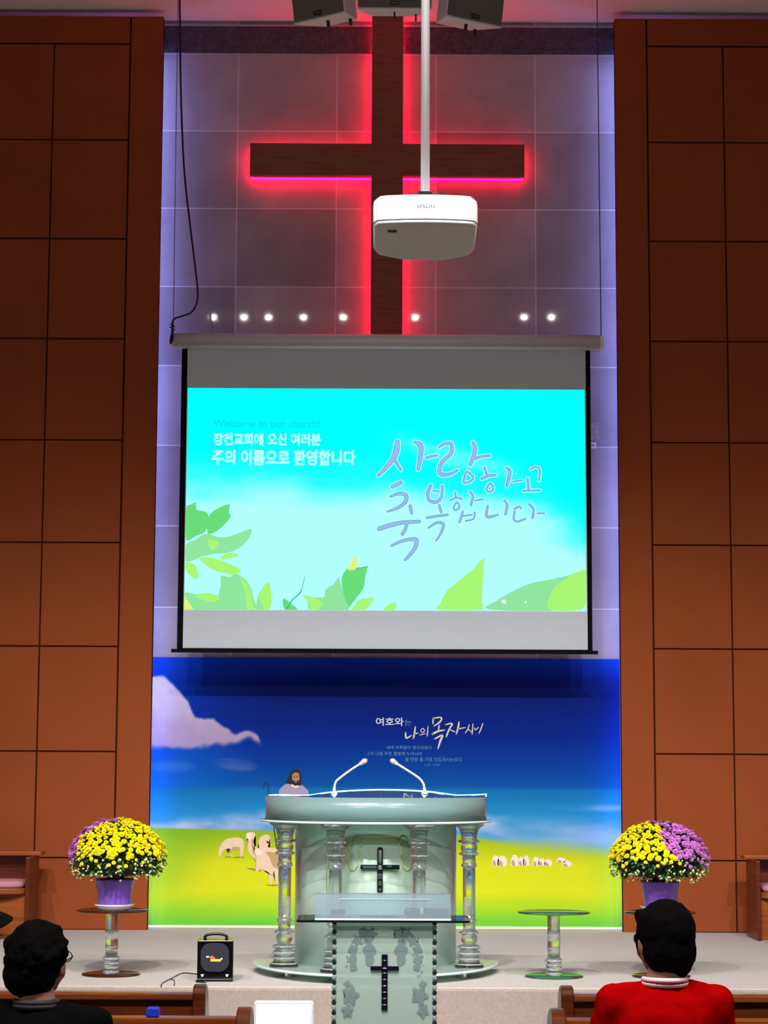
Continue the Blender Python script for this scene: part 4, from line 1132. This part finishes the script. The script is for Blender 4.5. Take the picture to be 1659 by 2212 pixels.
def flower_plant(x, y, z, label, purple_fn, dome, seed):
    rnd = random.Random(seed)
    t = empty('potted_chrysanthemum', (x, y, z)); tag(t, label, 'potted flowers', 'potted chrysanthemums on round stands')
    b = MB(); b.lathe([(0.085, 0.0), (0.108, 0.012), (0.128, 0.03), (0.131, 0.038), (0.122, 0.034), (0.10, 0.014), (0.02, 0.010)], n=36, closed=True); b.build('saucer', M_white, t)
    # crumpled foil pot
    b = MB(); rings = []
    for i, (r_, zz) in enumerate(((0.098, 0.014), (0.102, 0.03), (0.108, 0.07), (0.113, 0.11), (0.118, 0.15), (0.124, 0.185), (0.128, 0.20), (0.115, 0.195), (0.10, 0.18))):
        rings.append([(r_ * (1 + 0.018 * math.sin(7 * a + i) + 0.012 * math.sin(13 * a + 2 * i)) * math.cos(a), r_ * (1 + 0.018 * math.sin(7 * a + i) + 0.012 * math.sin(13 * a + 2 * i)) * math.sin(a), zz) for a in [2 * math.pi * k / 40 for k in range(40)]])
    loft(b, rings); b.build('pot', M_pot, t)
    cx, cz, rx, rz = dome      # centre offset x, base height of the dome, radius, height
    # foliage: leaves in layers
    b = MB()
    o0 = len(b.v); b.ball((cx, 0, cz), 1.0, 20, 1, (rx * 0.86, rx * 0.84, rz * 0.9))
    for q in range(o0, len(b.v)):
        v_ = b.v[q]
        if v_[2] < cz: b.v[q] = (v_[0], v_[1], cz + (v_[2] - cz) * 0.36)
    for k in range(1500):
        a = rnd.uniform(0, 2 * math.pi); u = rnd.uniform(-0.42, 1.0)
        el = math.asin(max(-1, min(1, u)))
        rr = rnd.uniform(0.82, 1.0)
        if u < 0: rr *= rnd.uniform(0.72, 1.0)
        p = Vector((cx + rx * rr * math.cos(el) * math.cos(a), rx * 0.97 * rr * math.cos(el) * math.sin(a), cz + (rz if u > 0 else 0.20) * rr * math.sin(el)))
        nrm = Vector((math.cos(el) * math.cos(a), math.cos(el) * math.sin(a), math.sin(el) + rnd.uniform(-0.7, 0.4))).normalized()
        q = nrm.to_track_quat('X', 'Z').to_matrix().to_4x4() @ Matrix.Rotation(rnd.uniform(-0.9, 0.9), 4, 'X')
        l = rnd.uniform(0.022, 0.042); wd = l * 0.28
        pts = [(0, 0, 0), (l * .3, -wd, .003), (l * .5, -wd * .55, 0), (l * .72, -wd * .85, -.002), (l, 0, -.006), (l * .72, wd * .85, -.002), (l * .5, wd * .55, 0), (l * .3, wd, .003)]
        b.add([q @ Vector(v) + p for v in pts], [(0, 1, 2, 6, 7), (2, 3, 4, 5, 6)], 0)
    for k in range(16):
        a = 2 * math.pi * k / 16
        b.tube([(0.03 * math.cos(a), 0.03 * math.sin(a), 0.18), (cx + 0.12 * math.cos(a), 0.12 * math.sin(a), cz), (cx + 0.2 * math.cos(a), 0.2 * math.sin(a), cz + 0.08)], 0.004, 5, 0)
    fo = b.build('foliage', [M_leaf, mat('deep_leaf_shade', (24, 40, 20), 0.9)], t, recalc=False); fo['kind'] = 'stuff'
    # buds
    b = MB()
    for k in range(150):
        a = rnd.uniform(math.pi, 2 * math.pi) if k < 110 else rnd.uniform(0, math.pi); u = rnd.uniform(-0.6, 0.25)
        el = math.asin(u); rr = 1.02
        b.ball((cx + rx * rr * math.cos(el) * math.cos(a), rx * rr * math.cos(el) * math.sin(a), cz + (rz if u > 0 else 0.17) * rr * math.sin(el)), rnd.uniform(0.004, 0.009), 6, 0)
    bo = b.build('buds', M_bud, t); bo['kind'] = 'stuff'
    # blossoms spread over the dome (Fibonacci)
    spots = []; N = 640
    for k in range(N):
        u = 1 - (k + 0.5) / N * 1.28
        a = k * 2.399963
        if u < 0.22 and rnd.random() < 0.42 + (0.22 - u) * 1.5: continue
        u = max(-0.5, min(0.999, u + rnd.uniform(-0.02, 0.02))); el = math.asin(u); a += rnd.uniform(-0.05, 0.05)
        rr = rnd.uniform(0.99, 1.05)
        p = Vector((cx + rx * rr * math.cos(el) * math.cos(a), rx * rr * math.cos(el) * math.sin(a), cz + (rz if u > 0 else 0.20) * rr * math.sin(el)))
        nrm = Vector((math.cos(el) * math.cos(a) / rx * rz, math.cos(el) * math.sin(a) / rx * rz, math.sin(el) + 0.25))
        nrm = (nrm.normalized() + Vector((rnd.uniform(-.25, .25), rnd.uniform(-.25, .25), rnd.uniform(-.2, .2)))).normalized()
        spots.append((p, nrm, u))
    spots.sort(key=lambda s: s[0].y - 0.0 * s[2])
    rest = MB()
    for i, (p, nrm, u) in enumerate(spots):
        pur = purple_fn(p.x - cx, p.y, p.z - cz, rnd)
        s = rnd.uniform(0.8, 1.2) * (1.0 if u > 0.15 else 0.66)
        Mx = Matrix.Translation(p) @ nrm.to_track_quat('Z', 'Y').to_matrix().to_4x4() @ Matrix.Rotation(rnd.uniform(0, 6.28), 4, 'Z') @ Matrix.Scale(s, 4)
        if i < 100:
            o = bpy.data.objects.new('blossom', BP_ if pur else BY_); col.objects.link(o); o.parent = t; o.matrix_local = Mx
            o['label'] = 'purple blossom' if pur else 'yellow blossom'
        else:
            src = bp_b if pur else by_b
            o0 = len(rest.v)
            rest.v += [tuple(Mx @ Vector(v)) for v in src.v]; rest.f += [tuple(j + o0 for j in f) for f in src.f]
            rest.mi += [((2 if pur else 0) + m_) if m_ == 0 else 1 for m_ in src.mi]; rest.sm += src.sm
    ro = rest.build('blossom_mass', [M_yel, M_eye, M_pur], t, recalc=False); ro['kind'] = 'stuff'
    return t
def pl(x, y, z, rnd):
    return (x < 0.0 and y > -0.11 - 0.3 * max(0, -x - 0.18) and z > -0.02) or (x < -0.24 and z > 0.0 and y > -0.2)
def prr(x, y, z, rnd):
    if x > 0.20 and x < 0.24 and z > 0.22: return False
    if x > -0.01 + max(0, 0.15 - z) * 0.9: return True
    return z > 0.26 and rnd.random() < 0.45
flower_plant(-1.742, 13.56, 0.415, 'purple foil pot of chrysanthemums, nearly all yellow, on left stand', pl, (0.015, 0.30, 0.305, 0.27), 5)
flower_plant(1.815, 13.60, 0.415, 'purple foil pot of half yellow half purple chrysanthemums on right stand', prr, (-0.005, 0.30, 0.315, 0.265), 8)

# ------------------------------------------------------------------ portable amplifier and its cable
am = empty('portable_amplifier', (-1.05, 13.16, 0), R(3)); tag(am, 'small black portable speaker amplifier with top handle on the stage', 'amplifier')
MB().prism(rounded(0.225, 0.236, 0.008, 3, 0, 0.137), 1, 0.0, 0.22).build('cabinet', mat('gloss_black', (10, 10, 12), 0.12), am, bevel=0.004)
b = MB(); b.prism(rounded(0.178, 0.178, 0.06, 8, -0.002, 0.15), 1, -0.010, 0.0); b.build('grille', M_grille, am, bevel=0.004)
MB().box(-0.112, 0.112, 0.0, 0.22, 0.0, 0.019).build('base', M_black, am, bevel=0.005)
b = MB(); b.tube(smooth_line([(-0.062, 0.10, 0.25), (-0.07, 0.10, 0.268), (-0.05, 0.10, 0.283), (0, 0.10, 0.288), (0.05, 0.10, 0.283), (0.07, 0.10, 0.268), (0.062, 0.10, 0.25)], 4), 0.009, 10); b.build('handle', M_black, am)
b = MB()
for x in (-0.08, 0.075): b.prism([(x - 0.009, 0.046), (x + 0.012, 0.046), (x + 0.004, 0.032), (x - 0.004, 0.032)], 1, -0.004, 0.0)
split_loose(b.build('corner_clip', M_white, am))
lg = MB()
lg.prism([(-0.058, 0.158), (-0.04, 0.16), (-0.037, 0.152), (-0.055, 0.15)], 1, -0.0125, -0.0105, 0)
lg.prism([(-0.04, 0.154), (-0.018, 0.163), (-0.008, 0.153), (0.002, 0.151), (-0.004, 0.142), (-0.028, 0.142)], 1, -0.0125, -0.0105, 1)
lg.prism([(-0.028, 0.142), (0.03, 0.141), (0.042, 0.14), (0.034, 0.126), (-0.03, 0.126)], 1, -0.0125, -0.0105, 2)
lg.prism([(0.03, 0.142), (0.044, 0.15), (0.048, 0.142), (0.04, 0.138)], 1, -0.0125, -0.0105, 0)
lg.build('logo', [M_white, mat('coral_logo', (240, 105, 70), 0.5), mat('yellow_logo', (235, 195, 60), 0.5)], am)
cb = []
def gp(l, r_=0.0035): return smooth_line([(lambda q: (q.x, q.y, 0.004))(G(x, y)) for x, y in l], 5)
b = MB(); b.tube(gp([(446, 2107), (420, 2105), (400, 2103), (387, 2106), (372, 2114), (360, 2120), (350, 2126), (348, 2131)]), 0.0035, 6)
b.tube(gp([(369, 2116), (377, 2120), (376, 2130)]), 0.003, 6); b.tube(gp([(446, 2117), (428, 2119), (424, 2122), (445, 2124)]), 0.0035, 6)
tag(b.build('power_cable', M_black), 'thin black cable snaking over the stage from the amplifier', 'cable')

# ------------------------------------------------------------------ wooden chairs at both ends of the stage
def stage_chair(x_in, sgn, y, label):
    """x_in: inner side of the chair; sgn: direction away from the centre"""
    t = empty('clergy_chair', (x_in + sgn * 0.35, y, 0)); tag(t, label, 'chair', 'wooden chairs at the stage ends')
    w2 = 0.35; h = 0.64
    for s in (-1, 1):
        MB().box(s * w2 - 0.03 * (s > 0), s * w2 + 0.03 * (s < 0), -0.26, 0.22, 0.0, h - 0.02).build('side_panel', M_chairwood, t, bevel=0.006)
    MB().box(-w2 + 0.03, w2 - 0.03, 0.16, 0.20, 0.12, h - 0.02).build('backrest', M_chairwood, t, bevel=0.006)
    MB().box(-w2 - 0.045, w2 + 0.045, 0.02, 0.24, h - 0.02, h + 0.012).build('top_rail', M_chairfront, t, bevel=0.006)
    b = MB(); o = [(-w2 + 0.032, 0.16)] + [(-(w2 - 0.032) * math.cos(math.pi * k / 14), -0.20 - 0.10 * math.sin(math.pi * k / 14)) for k in range(15)] + [(w2 - 0.032, 0.16)]
    b.prism(o, 2, 0.33, 0.375); b.build('seat', M_chairfront, t, bevel=0.006)
    b = MB(); loft(b, [[(x * s, (yy + 0.07) * s - 0.07, z) for x, yy in o] for s, z in ((0.88, 0.3755), (0.93, 0.39), (0.93, 0.41), (0.86, 0.428), (0.7, 0.434))]); b.build('cushion', M_pink, t)
    MB().box(-w2 + 0.032, w2 - 0.032, -0.20, -0.17, 0.0, 0.33).build('front_board', M_chairfront, t)
    return t
stage_chair(-2.80, -1, 16.75, 'low wooden chair with pink cushion at the left end of stage')
stage_chair(2.95, 1, 16.65, 'low dark wooden chair with pink cushion at the right end of stage')
b = MB()
o = [(-0.35, 0.0), (0.03, 0.0), (0.06, 0.06), (0.13, 0.10), (0.19, 0.15), (0.15, 0.185), (0.06, 0.215), (-0.04, 0.225), (-0.15, 0.215), (-0.35, 0.19)]
b.prism(smooth_line(o, 3, True), 1, -0.10, 0.10)
bg = b.build('black_shape', M_blackmatte, bevel=0.02); bg.location = (-3.07, 16.22, 0.0)
tag(bg, 'black soft bag lying on the stage before the left wooden chair', 'bag')
b = MB(); o = [(-0.02, 0.0), (0.35, 0.0), (0.35, 0.22), (0.15, 0.22), (0.0, 0.16), (-0.08, 0.14), (0.0, 0.09)]  # plain black shape on the stage floor by the chair
b.prism(smooth_line(o, 3, True), 1, -0.10, 0.10)
bg = b.build('black_shape', M_blackmatte, bevel=0.02); bg.location = (3.08, 16.12, 0.0)
tag(bg, 'black shape lying on the stage before the right wooden chair', 'bag')

# ------------------------------------------------------------------ white monitor at the foot of the stage
a0 = P(550, 2162, 12.2); a1 = P(677, 2162, 12.2)
mo = empty('floor_monitor', ((a0.x + a1.x) / 2, 12.2, FLOOR)); tag(mo, 'bright white flat panel monitor at the foot of the stage', 'monitor')
wm = a1.x - a0.x; top = a0.z - FLOOR
MB().prism(rounded(wm, 0.21, 0.012, 4, 0, top - 0.105), 1, 0.0, 0.03).build('frame', M_white, mo, bevel=0.002)
MB().prism(rounded(wm - 0.012, 0.185, 0.006, 3, 0, top - 0.106), 1, -0.002, 0.0).build('bezel_line', mat('grey_seam', (120, 120, 125), 0.5), mo)
MB().prism(rounded(wm - 0.018, 0.18, 0.006, 3, 0, top - 0.106), 1, -0.003, -0.0021).build('lit_screen', emat('white_screen_glow', (255, 255, 255), 1.6), mo)
b = MB(); b.tube([(0, 0.02, 0.01), (0, 0.02, top - 0.12)], 0.012, 10); b.lathe([(0.1, 0.0), (0.1, 0.01), (0.02, 0.014)], (0, 0.02, 0), 24); b.build('stand', M_silver, mo)

# ------------------------------------------------------------------ pews
def make_pew(x_end, sgn, y, yaw, name_label, top=0.92, style=0, length=4.2, ends=0.55):
    t = empty('pew', (x_end, y, FLOOR), yaw); tag(t, name_label, 'pew', 'wooden pews facing the stage')
    s = sgn
    # end panel outline in (y,z)
    if style == 0: o = [(0.0, 0.0), (0.0, top - 0.03), (0.02, top), (0.09, top), (0.15, top - 0.04), (0.20, top - 0.14), (0.30, top - 0.24), (0.50, top - 0.28), (0.56, top - 0.33), (0.56, 0.0)]
    else: o = [(0.0, 0.0), (-0.02, top - 0.10), (0.0, top - 0.03), (0.06, top), (0.16, top - 0.01), (0.24, top - 0.06), (0.28, top - 0.16), (0.36, top - 0.26), (0.50, top - 0.28), (0.54, top - 0.34), (0.54, 0.0)]
    o2 = [o[0]] + smooth_line(o[1:-1], 3) + [o[-1]]
    x0, x1 = sorted((0.0, s * 0.055))
    b = MB(); b.prism(o2, 0, x0, x1, 0)
    n = len(o2)
    # outer (aisle) face paler: the stage glow is put into its wood colour
    b.mi[1 if s < 0 else 0] = 1
    b.build('end_panel', [M_pew, M_pew2], t, bevel=0.008, recalc=True)
    xa, xb = sorted((s * 0.055, s * length))
    MB().box(xa, xb, 0.02, 0.045, 0.30, top - 0.06).build('backrest', M_pew, t)
    MB().box(xa, xb, 0.0, 0.07, top - 0.06, top - 0.03).build('top_rail', wood_grain('pew_rail_wood', (124, 66, 28), (92, 46, 18), 0.2), t, bevel=0.006)
    MB().box(xa, xb, 0.045, 0.50, 0.40, 0.435).build('seat', M_pew, t, bevel=0.006)
    x0, x1 = sorted((s * (length - 0.055), s * length))
    b = MB(); b.prism([(p, q) for p, q in o2], 0, s * length, s * length + s * 0.05, 0); b.build('end_panel', M_pew, t, bevel=0.008)
    b = MB(); b.box(min(s * .3, s * .36), max(s * .3, s * .36), 0.05, 0.45, 0.0, 0.40); b.build('seat_support', M_pew, t)
    return t
make_pew(P(430, 2130, 8.9).x + 0.03, -1, 8.88, 0, 'dark wooden pew, front row left of the lectern')
make_pew(P(1226, 2130, 8.9).x - 0.03, 1, 8.88, 0, 'dark wooden pew, front row right of the lectern')
make_pew(P(541, 2170, 8.0).x, -1, 8.0, 0, 'dark wooden pew, second row left of the lectern', 0.925, 1)
make_pew(P(1192, 2170, 8.0).x, 1, 8.0, 0, 'dark wooden pew, second row right of the lectern', 0.925, 1)
make_pew(P(545, 2205, 7.15).x, -1, 7.24, 0, 'dark wooden pew, third row left, only its end tip visible', 0.905, 1)
make_pew(P(1262, 2205, 7.15).x, 1, 7.24, 0, 'dark wooden pew, third row right, only its end tip visible', 0.905, 1)
make_pew(-0.55, -1, 6.28, 0, 'dark wooden pew where the person in black sits', 0.9, 1)
make_pew(0.52, 1, 6.30, 0, 'dark wooden pew where the person in red sits', 0.9, 1)
for (px, py, Y, lb) in ((330, 2184, 8.02, 'left'), (1303, 2186, 8.02, 'right')):
    p = P(px, py, Y)
    b = MB(); b.prism(rounded(0.05, 0.035, 0.01, 3), 1, -0.03, 0.03)
    o = b.build('blue_packet', M_bluecloth, bevel=0.004); o.location = (p.x, 8.03, FLOOR + 0.925 - 0.03 + 0.0175)
    tag(o, 'small bright blue packet lying on the second pew rail at %s' % lb, 'packet')

# ------------------------------------------------------------------ people
def capsule(b, a, c, ra, rc, n=14, sy=1.0):
    a, c = Vector(a), Vector(c); d = c - a; L = d.length; q = d.to_track_quat('Z', 'Y').to_matrix().to_4x4()
    prof = []
    for k in range(5): t = math.pi / 2 * k / 4; prof.append((max(0.0005, ra * math.sin(t)), -ra * math.cos(t)))
    for k in range(5): t = math.pi / 2 * (1 - k / 4); prof.append((max(0.0005, rc * math.sin(t)), L + rc * math.cos(t)))
    b.lathe(prof, a, n, 0, q)
def remeshed(b, name, mats, parent, voxel, smooth=4, rough=None, dec=None):
    me = bpy.data.meshes.new('tmp'); me.from_pydata(b.v, [], b.f)
    bm = bmesh.new(); bm.from_mesh(me); bmesh.ops.recalc_face_normals(bm, faces=bm.faces); bm.to_mesh(me); bm.free()
    o = bpy.data.objects.new('tmp', me); col.objects.link(o)
    md = o.modifiers.new('r', 'REMESH'); md.mode = 'VOXEL'; md.voxel_size = voxel; md.use_smooth_shade = True
    if smooth: ms = o.modifiers.new('s', 'SMOOTH'); ms.iterations = smooth; ms.factor = 0.5
    bpy.context.view_layer.update(); dg = bpy.context.evaluated_depsgraph_get()
    m2 = bpy.data.meshes.new_from_object(o.evaluated_get(dg)); bpy.data.objects.remove(o, do_unlink=True)
    if rough:
        for v in m2.vertices:
            nn = noise.fractal(v.co * rough[0] + Vector((rough[2], 0, 0)), 1.0, 2.0, 3)
            v.co += v.normal * nn * rough[1]
    m2.materials.clear()
    for m in (mats if isinstance(mats, list) else [mats]): m2.materials.append(m)
    for p in m2.polygons: p.use_smooth = True
    o = bpy.data.objects.new(name, m2); col.objects.link(o)
    if parent: o.parent = parent
    return o

def person(x, y, top, label, cloth, hair_kind, head_turn, lean, shirt, skirt=False, shw=0.19):
    """seated person facing +Y; top = height of the crown above the hall floor"""
    body = MB()
    seat = 0.44; hip = seat + 0.10
    hc = Vector((lean, 0.03, top - 0.118))          # head centre
    nk = Vector((lean * 0.75, 0.0, top - 0.235))
    ch = Vector((lean * 0.4, 0.0, top - 0.39))
    HT = Matrix.Rotation(head_turn, 4, 'Z')
    def hp(v): return hc + (HT @ Vector(v))
    # head: skull, face, jaw, nose, ears, brow, lips
    body.ball(hp((0, -0.01, 0.012)), 1, 20, 0, (0.074, 0.092, 0.098), HT)
    body.ball(hp((0, 0.035, -0.035)), 1, 18, 0, (0.060, 0.062, 0.078), HT)
    body.ball(hp((0, 0.055, -0.085)), 1, 14, 0, (0.038, 0.032, 0.028), HT)
    capsule(body, hp((0, 0.088, 0.005)), hp((0, 0.110, -0.035)), 0.009, 0.014, 8)
    for s in (-1, 1):
        body.ball(hp((s * 0.079, -0.002, -0.022)), 1, 10, 0, (0.010, 0.022, 0.034), HT)
        body.ball(hp((s * 0.011, 0.103, -0.04)), 0.009, 8)
        body.ball(hp((s * 0.034, 0.060, -0.045)), 0.028, 10)
        capsule(body, hp((s * 0.012, 0.090, 0.018)), hp((s * 0.048, 0.074, 0.018)), 0.009, 0.008, 8)
    capsule(body, hp((-0.018, 0.092, -0.062)), hp((0.018, 0.092, -0.062)), 0.008, 0.008, 8)
    capsule(body, hp((0, -0.02, -0.07)), nk, 0.052, 0.056)
    capsule(body, nk, ch, 0.058, 0.085)
    body.ball(ch + Vector((0, 0.005, -0.02)), 1, 18, 0, (0.155, 0.10, 0.15))
    body.ball((0, 0.0, hip + 0.13), 1, 18, 0, (0.13, 0.095, 0.16)); body.ball((0, 0.0, hip), 1, 18, 0, (0.16, 0.115, 0.10))
    sz = top - 0.318
    hand_pts = []
    for s in (-1, 1):
        sh = Vector((s * shw * 0.9 + lean * .4, 0.0, sz)); el = Vector((s * (shw + 0.035), 0.06, sz - 0.27)); wr = Vector((s * 0.12, 0.26, hip + 0.115))
        capsule(body, ch + Vector((0, 0, 0.06)), sh, 0.06, 0.05); capsule(body, sh, el, 0.048, 0.038); capsule(body, el, wr, 0.036, 0.025)
        pal = wr + Vector((-s * 0.012, 0.055, 0.0)); body.ball(wr + (pal - wr) * 0.75, 1, 12, 0, (0.036, 0.048, 0.015))
        for k, L in enumerate((0.062, 0.072, 0.068, 0.052)):
            b0 = pal + Vector((s * (0.027 - k * 0.018) * 1.0, 0.022, 0.0)); m_ = b0 + Vector((0, L * 0.55, 0.004)); e_ = m_ + Vector((0, L * 0.42, -0.018))
            capsule(body, b0, m_, 0.0088, 0.0080, 8); capsule(body, m_, e_, 0.0080, 0.0068, 8)
        b0 = wr + Vector((-s * 0.030, 0.030, 0.0)); capsule(body, b0, b0 + Vector((-s * 0.022, 0.03, 0.0)), 0.0105, 0.0095, 8); capsule(body, b0 + Vector((-s * 0.022, 0.03, 0)), b0 + Vector((-s * 0.026, 0.058, -0.006)), 0.0095, 0.0078, 8)
        kn = Vector((s * 0.12, 0.44, hip - 0.02)); an = Vector((s * 0.12, 0.47, 0.085))
        capsule(body, (s * 0.085, 0.02, hip), kn, 0.085, 0.058); capsule(body, kn, an, 0.056, 0.036)
        capsule(body, an + Vector((0, -0.02, -0.04)), an + Vector((0, 0.14, -0.055)), 0.036, 0.026)
    capsule(body, ch, (0, 0.0, hip + 0.05), 0.085, 0.09)
    root = remeshed(body, 'person', M_skin, None, 0.0065, 3)
    root.location = (x, y, FLOOR); tag(root, label, 'person')
    # clothes
    j = MB()
    capsule(j, nk + Vector((0, -0.004, -0.035)), ch + Vector((0, 0, 0.06)), 0.058, 0.082)
    j.ball(ch + Vector((0, 0.004, -0.01)), 1, 20, 0, (0.175, 0.120, 0.165)); j.ball((0, 0.0, hip + 0.14), 1, 20, 0, (0.158, 0.118, 0.18)); j.ball((0, 0.0, hip + 0.01), 1, 20, 0, (0.185, 0.135, 0.095))
    for s in (-1, 1):
        sh = Vector((s * shw * 0.9 + lean * .4, 0.0, sz)); el = Vector((s * (shw + 0.035), 0.06, sz - 0.27)); wr = Vector((s * 0.12, 0.26, hip + 0.115))
        capsule(j, nk + Vector((s * 0.02, 0, -0.045)), sh, 0.046, 0.058); capsule(j, ch + Vector((0, 0, 0.02)), sh, 0.09, 0.058)
        capsule(j, sh, el, 0.062, 0.052); capsule(j, el, wr, 0.050, 0.036)
    capsule(j, ch, (0, 0.0, hip + 0.08), 0.125, 0.13)
    remeshed(j, 'jacket', cloth, root, 0.009, 5, (9.0, 0.008, x))
    lg_ = MB()
    for s in (-1, 1):
        kn = Vector((s * 0.12, 0.44, hip - 0.02)); an = Vector((s * 0.12, 0.47, 0.085))
        capsule(lg_, (s * 0.085, 0.02, hip), kn, 0.10, 0.070); capsule(lg_, kn, an + Vector((0, 0, 0.02)), 0.068, 0.052)
    lg_.ball((0, 0.0, hip - 0.005), 1, 16, 0, (0.175, 0.13, 0.10))
    remeshed(lg_, 'trousers', M_suit, root, 0.010, 4, (9.0, 0.004, x + 3))
    sh_ = MB()
    for s in (-1, 1):
        sh_.ball((s * 0.12, 0.53, 0.035), 1, 14, 0, (0.045, 0.13, 0.042))
    split_loose(remeshed(sh_, 'shoe', M_black, root, 0.008, 2), 'shoe')
    # shirt collar
    cpts = []
    for k in range(25):
        a = 2 * math.pi * k / 24
        cpts.append(tuple(nk + Vector((0.066 * math.cos(a), 0.064 * math.sin(a) - 0.002, -0.008 - 0.022 * (math.sin(a) > 0) * math.sin(a)))))
    b = MB(); b.tube(cpts, 0.009, 8); b.tube([tuple(Vector(p) + Vector((0, 0, -0.012))) for p in cpts], 0.010, 8); cl = b.build('collar', shirt, root)
    if hair_kind == 'straight':
        b = MB(); b.tube([tuple(Vector(p) + Vector((0, -0.004, -0.006))) for p in cpts], 0.007, 8); b.build('collar_trim', M_dkred, root)
    # hair
    h = MB()
    if hair_kind == 'curly':
        h.ball(hp((0, -0.02, 0.018)), 1, 22, 0, (0.094, 0.100, 0.105), HT)
        h.ball(hp((-0.01, -0.045, -0.045)), 1, 18, 0, (0.088, 0.070, 0.075), HT)
        rnd = random.Random(3)
        for k in range(60):
            a = rnd.uniform(0, 6.28); u = rnd.uniform(-0.55, 1); e = math.asin(u)
            yv = math.cos(e) * math.sin(a)
            if yv > 0.45 and u < 0.55: continue
            h.ball(hp((0.088 * math.cos(e) * math.cos(a), -0.02 + 0.090 * yv, 0.012 + 0.096 * u)), rnd.uniform(0.014, 0.024), 10)
        remeshed(h, 'hair', M_hair, root, 0.006, 1, (55.0, 0.003, 1.0))
    else:
        h.ball(hp((0, -0.018, 0.022)), 1, 22, 0, (0.092, 0.104, 0.100), HT)
        h.ball(hp((0, -0.04, -0.035)), 1, 20, 0, (0.087, 0.078, 0.085), HT)
        h.ball(hp((0.01, -0.042, -0.075)), 1, 18, 0, (0.064, 0.050, 0.058), HT)
        for s in (-1, 1):
            capsule(h, hp((s * 0.080, 0.02, 0.0)), hp((s * 0.078, 0.012, -0.05)), 0.016, 0.007, 8)
        for k in range(9):
            a = -0.9 + 1.8 * k / 8
            capsule(h, hp((0.07 * math.sin(a), 0.045 + 0.02 * math.cos(a), 0.07)), hp((0.072 * math.sin(a), 0.070 * math.cos(a) + 0.012, 0.04)), 0.016, 0.007, 8)
        remeshed(h, 'hair', M_hair, root, 0.006, 2, (28.0, 0.004, 2.0))
    # eyes
    b = MB()
    for s in (-1, 1): b.ball(hp((s * 0.030, 0.084, 0.0)), 0.0115, 10)
    split_loose(b.build('eye', M_white, root))
    b = MB()
    for s in (-1, 1): b.ball(hp((s * 0.030, 0.0935, 0.0)), 0.0045, 8)
    split_loose(b.build('pupil', M_black, root))
    return root, hp
p1, hp1 = person(-1.07, 6.50, 1.366, 'person with curly black hair in a black suit seated facing the stage', M_suit, 'curly', R(-17), 0.0, mat('grey_collar', (36, 35, 42), 0.9), shw=0.20)
b = MB()
for s in (-1, 1):
    c = hp1((s * 0.034, 0.108, 0.0)); n_ = 18
    ax = (hp1((1, 0, 0)) - hp1((0, 0, 0)))
    b.tube([tuple(c + ax * 0.026 * math.cos(2 * math.pi * k / n_) + Vector((0, 0, 0.019 * math.sin(2 * math.pi * k / n_)))) for k in range(n_ + 1)], 0.0018, 6)
    b.tube([tuple(hp1((s * 0.06, 0.106, 0.005))), tuple(hp1((s * 0.086, 0.06, 0.004))), tuple(hp1((s * 0.088, -0.02, -0.008)))], 0.002, 6)
b.build('glasses', M_black, p1)
p2, hp2 = person(0.882, 6.55, 1.436, 'person with short straight black hair in a bright red jacket seated facing the stage', M_redcloth, 'straight', R(22), 0.004, M_collar, shw=0.175)
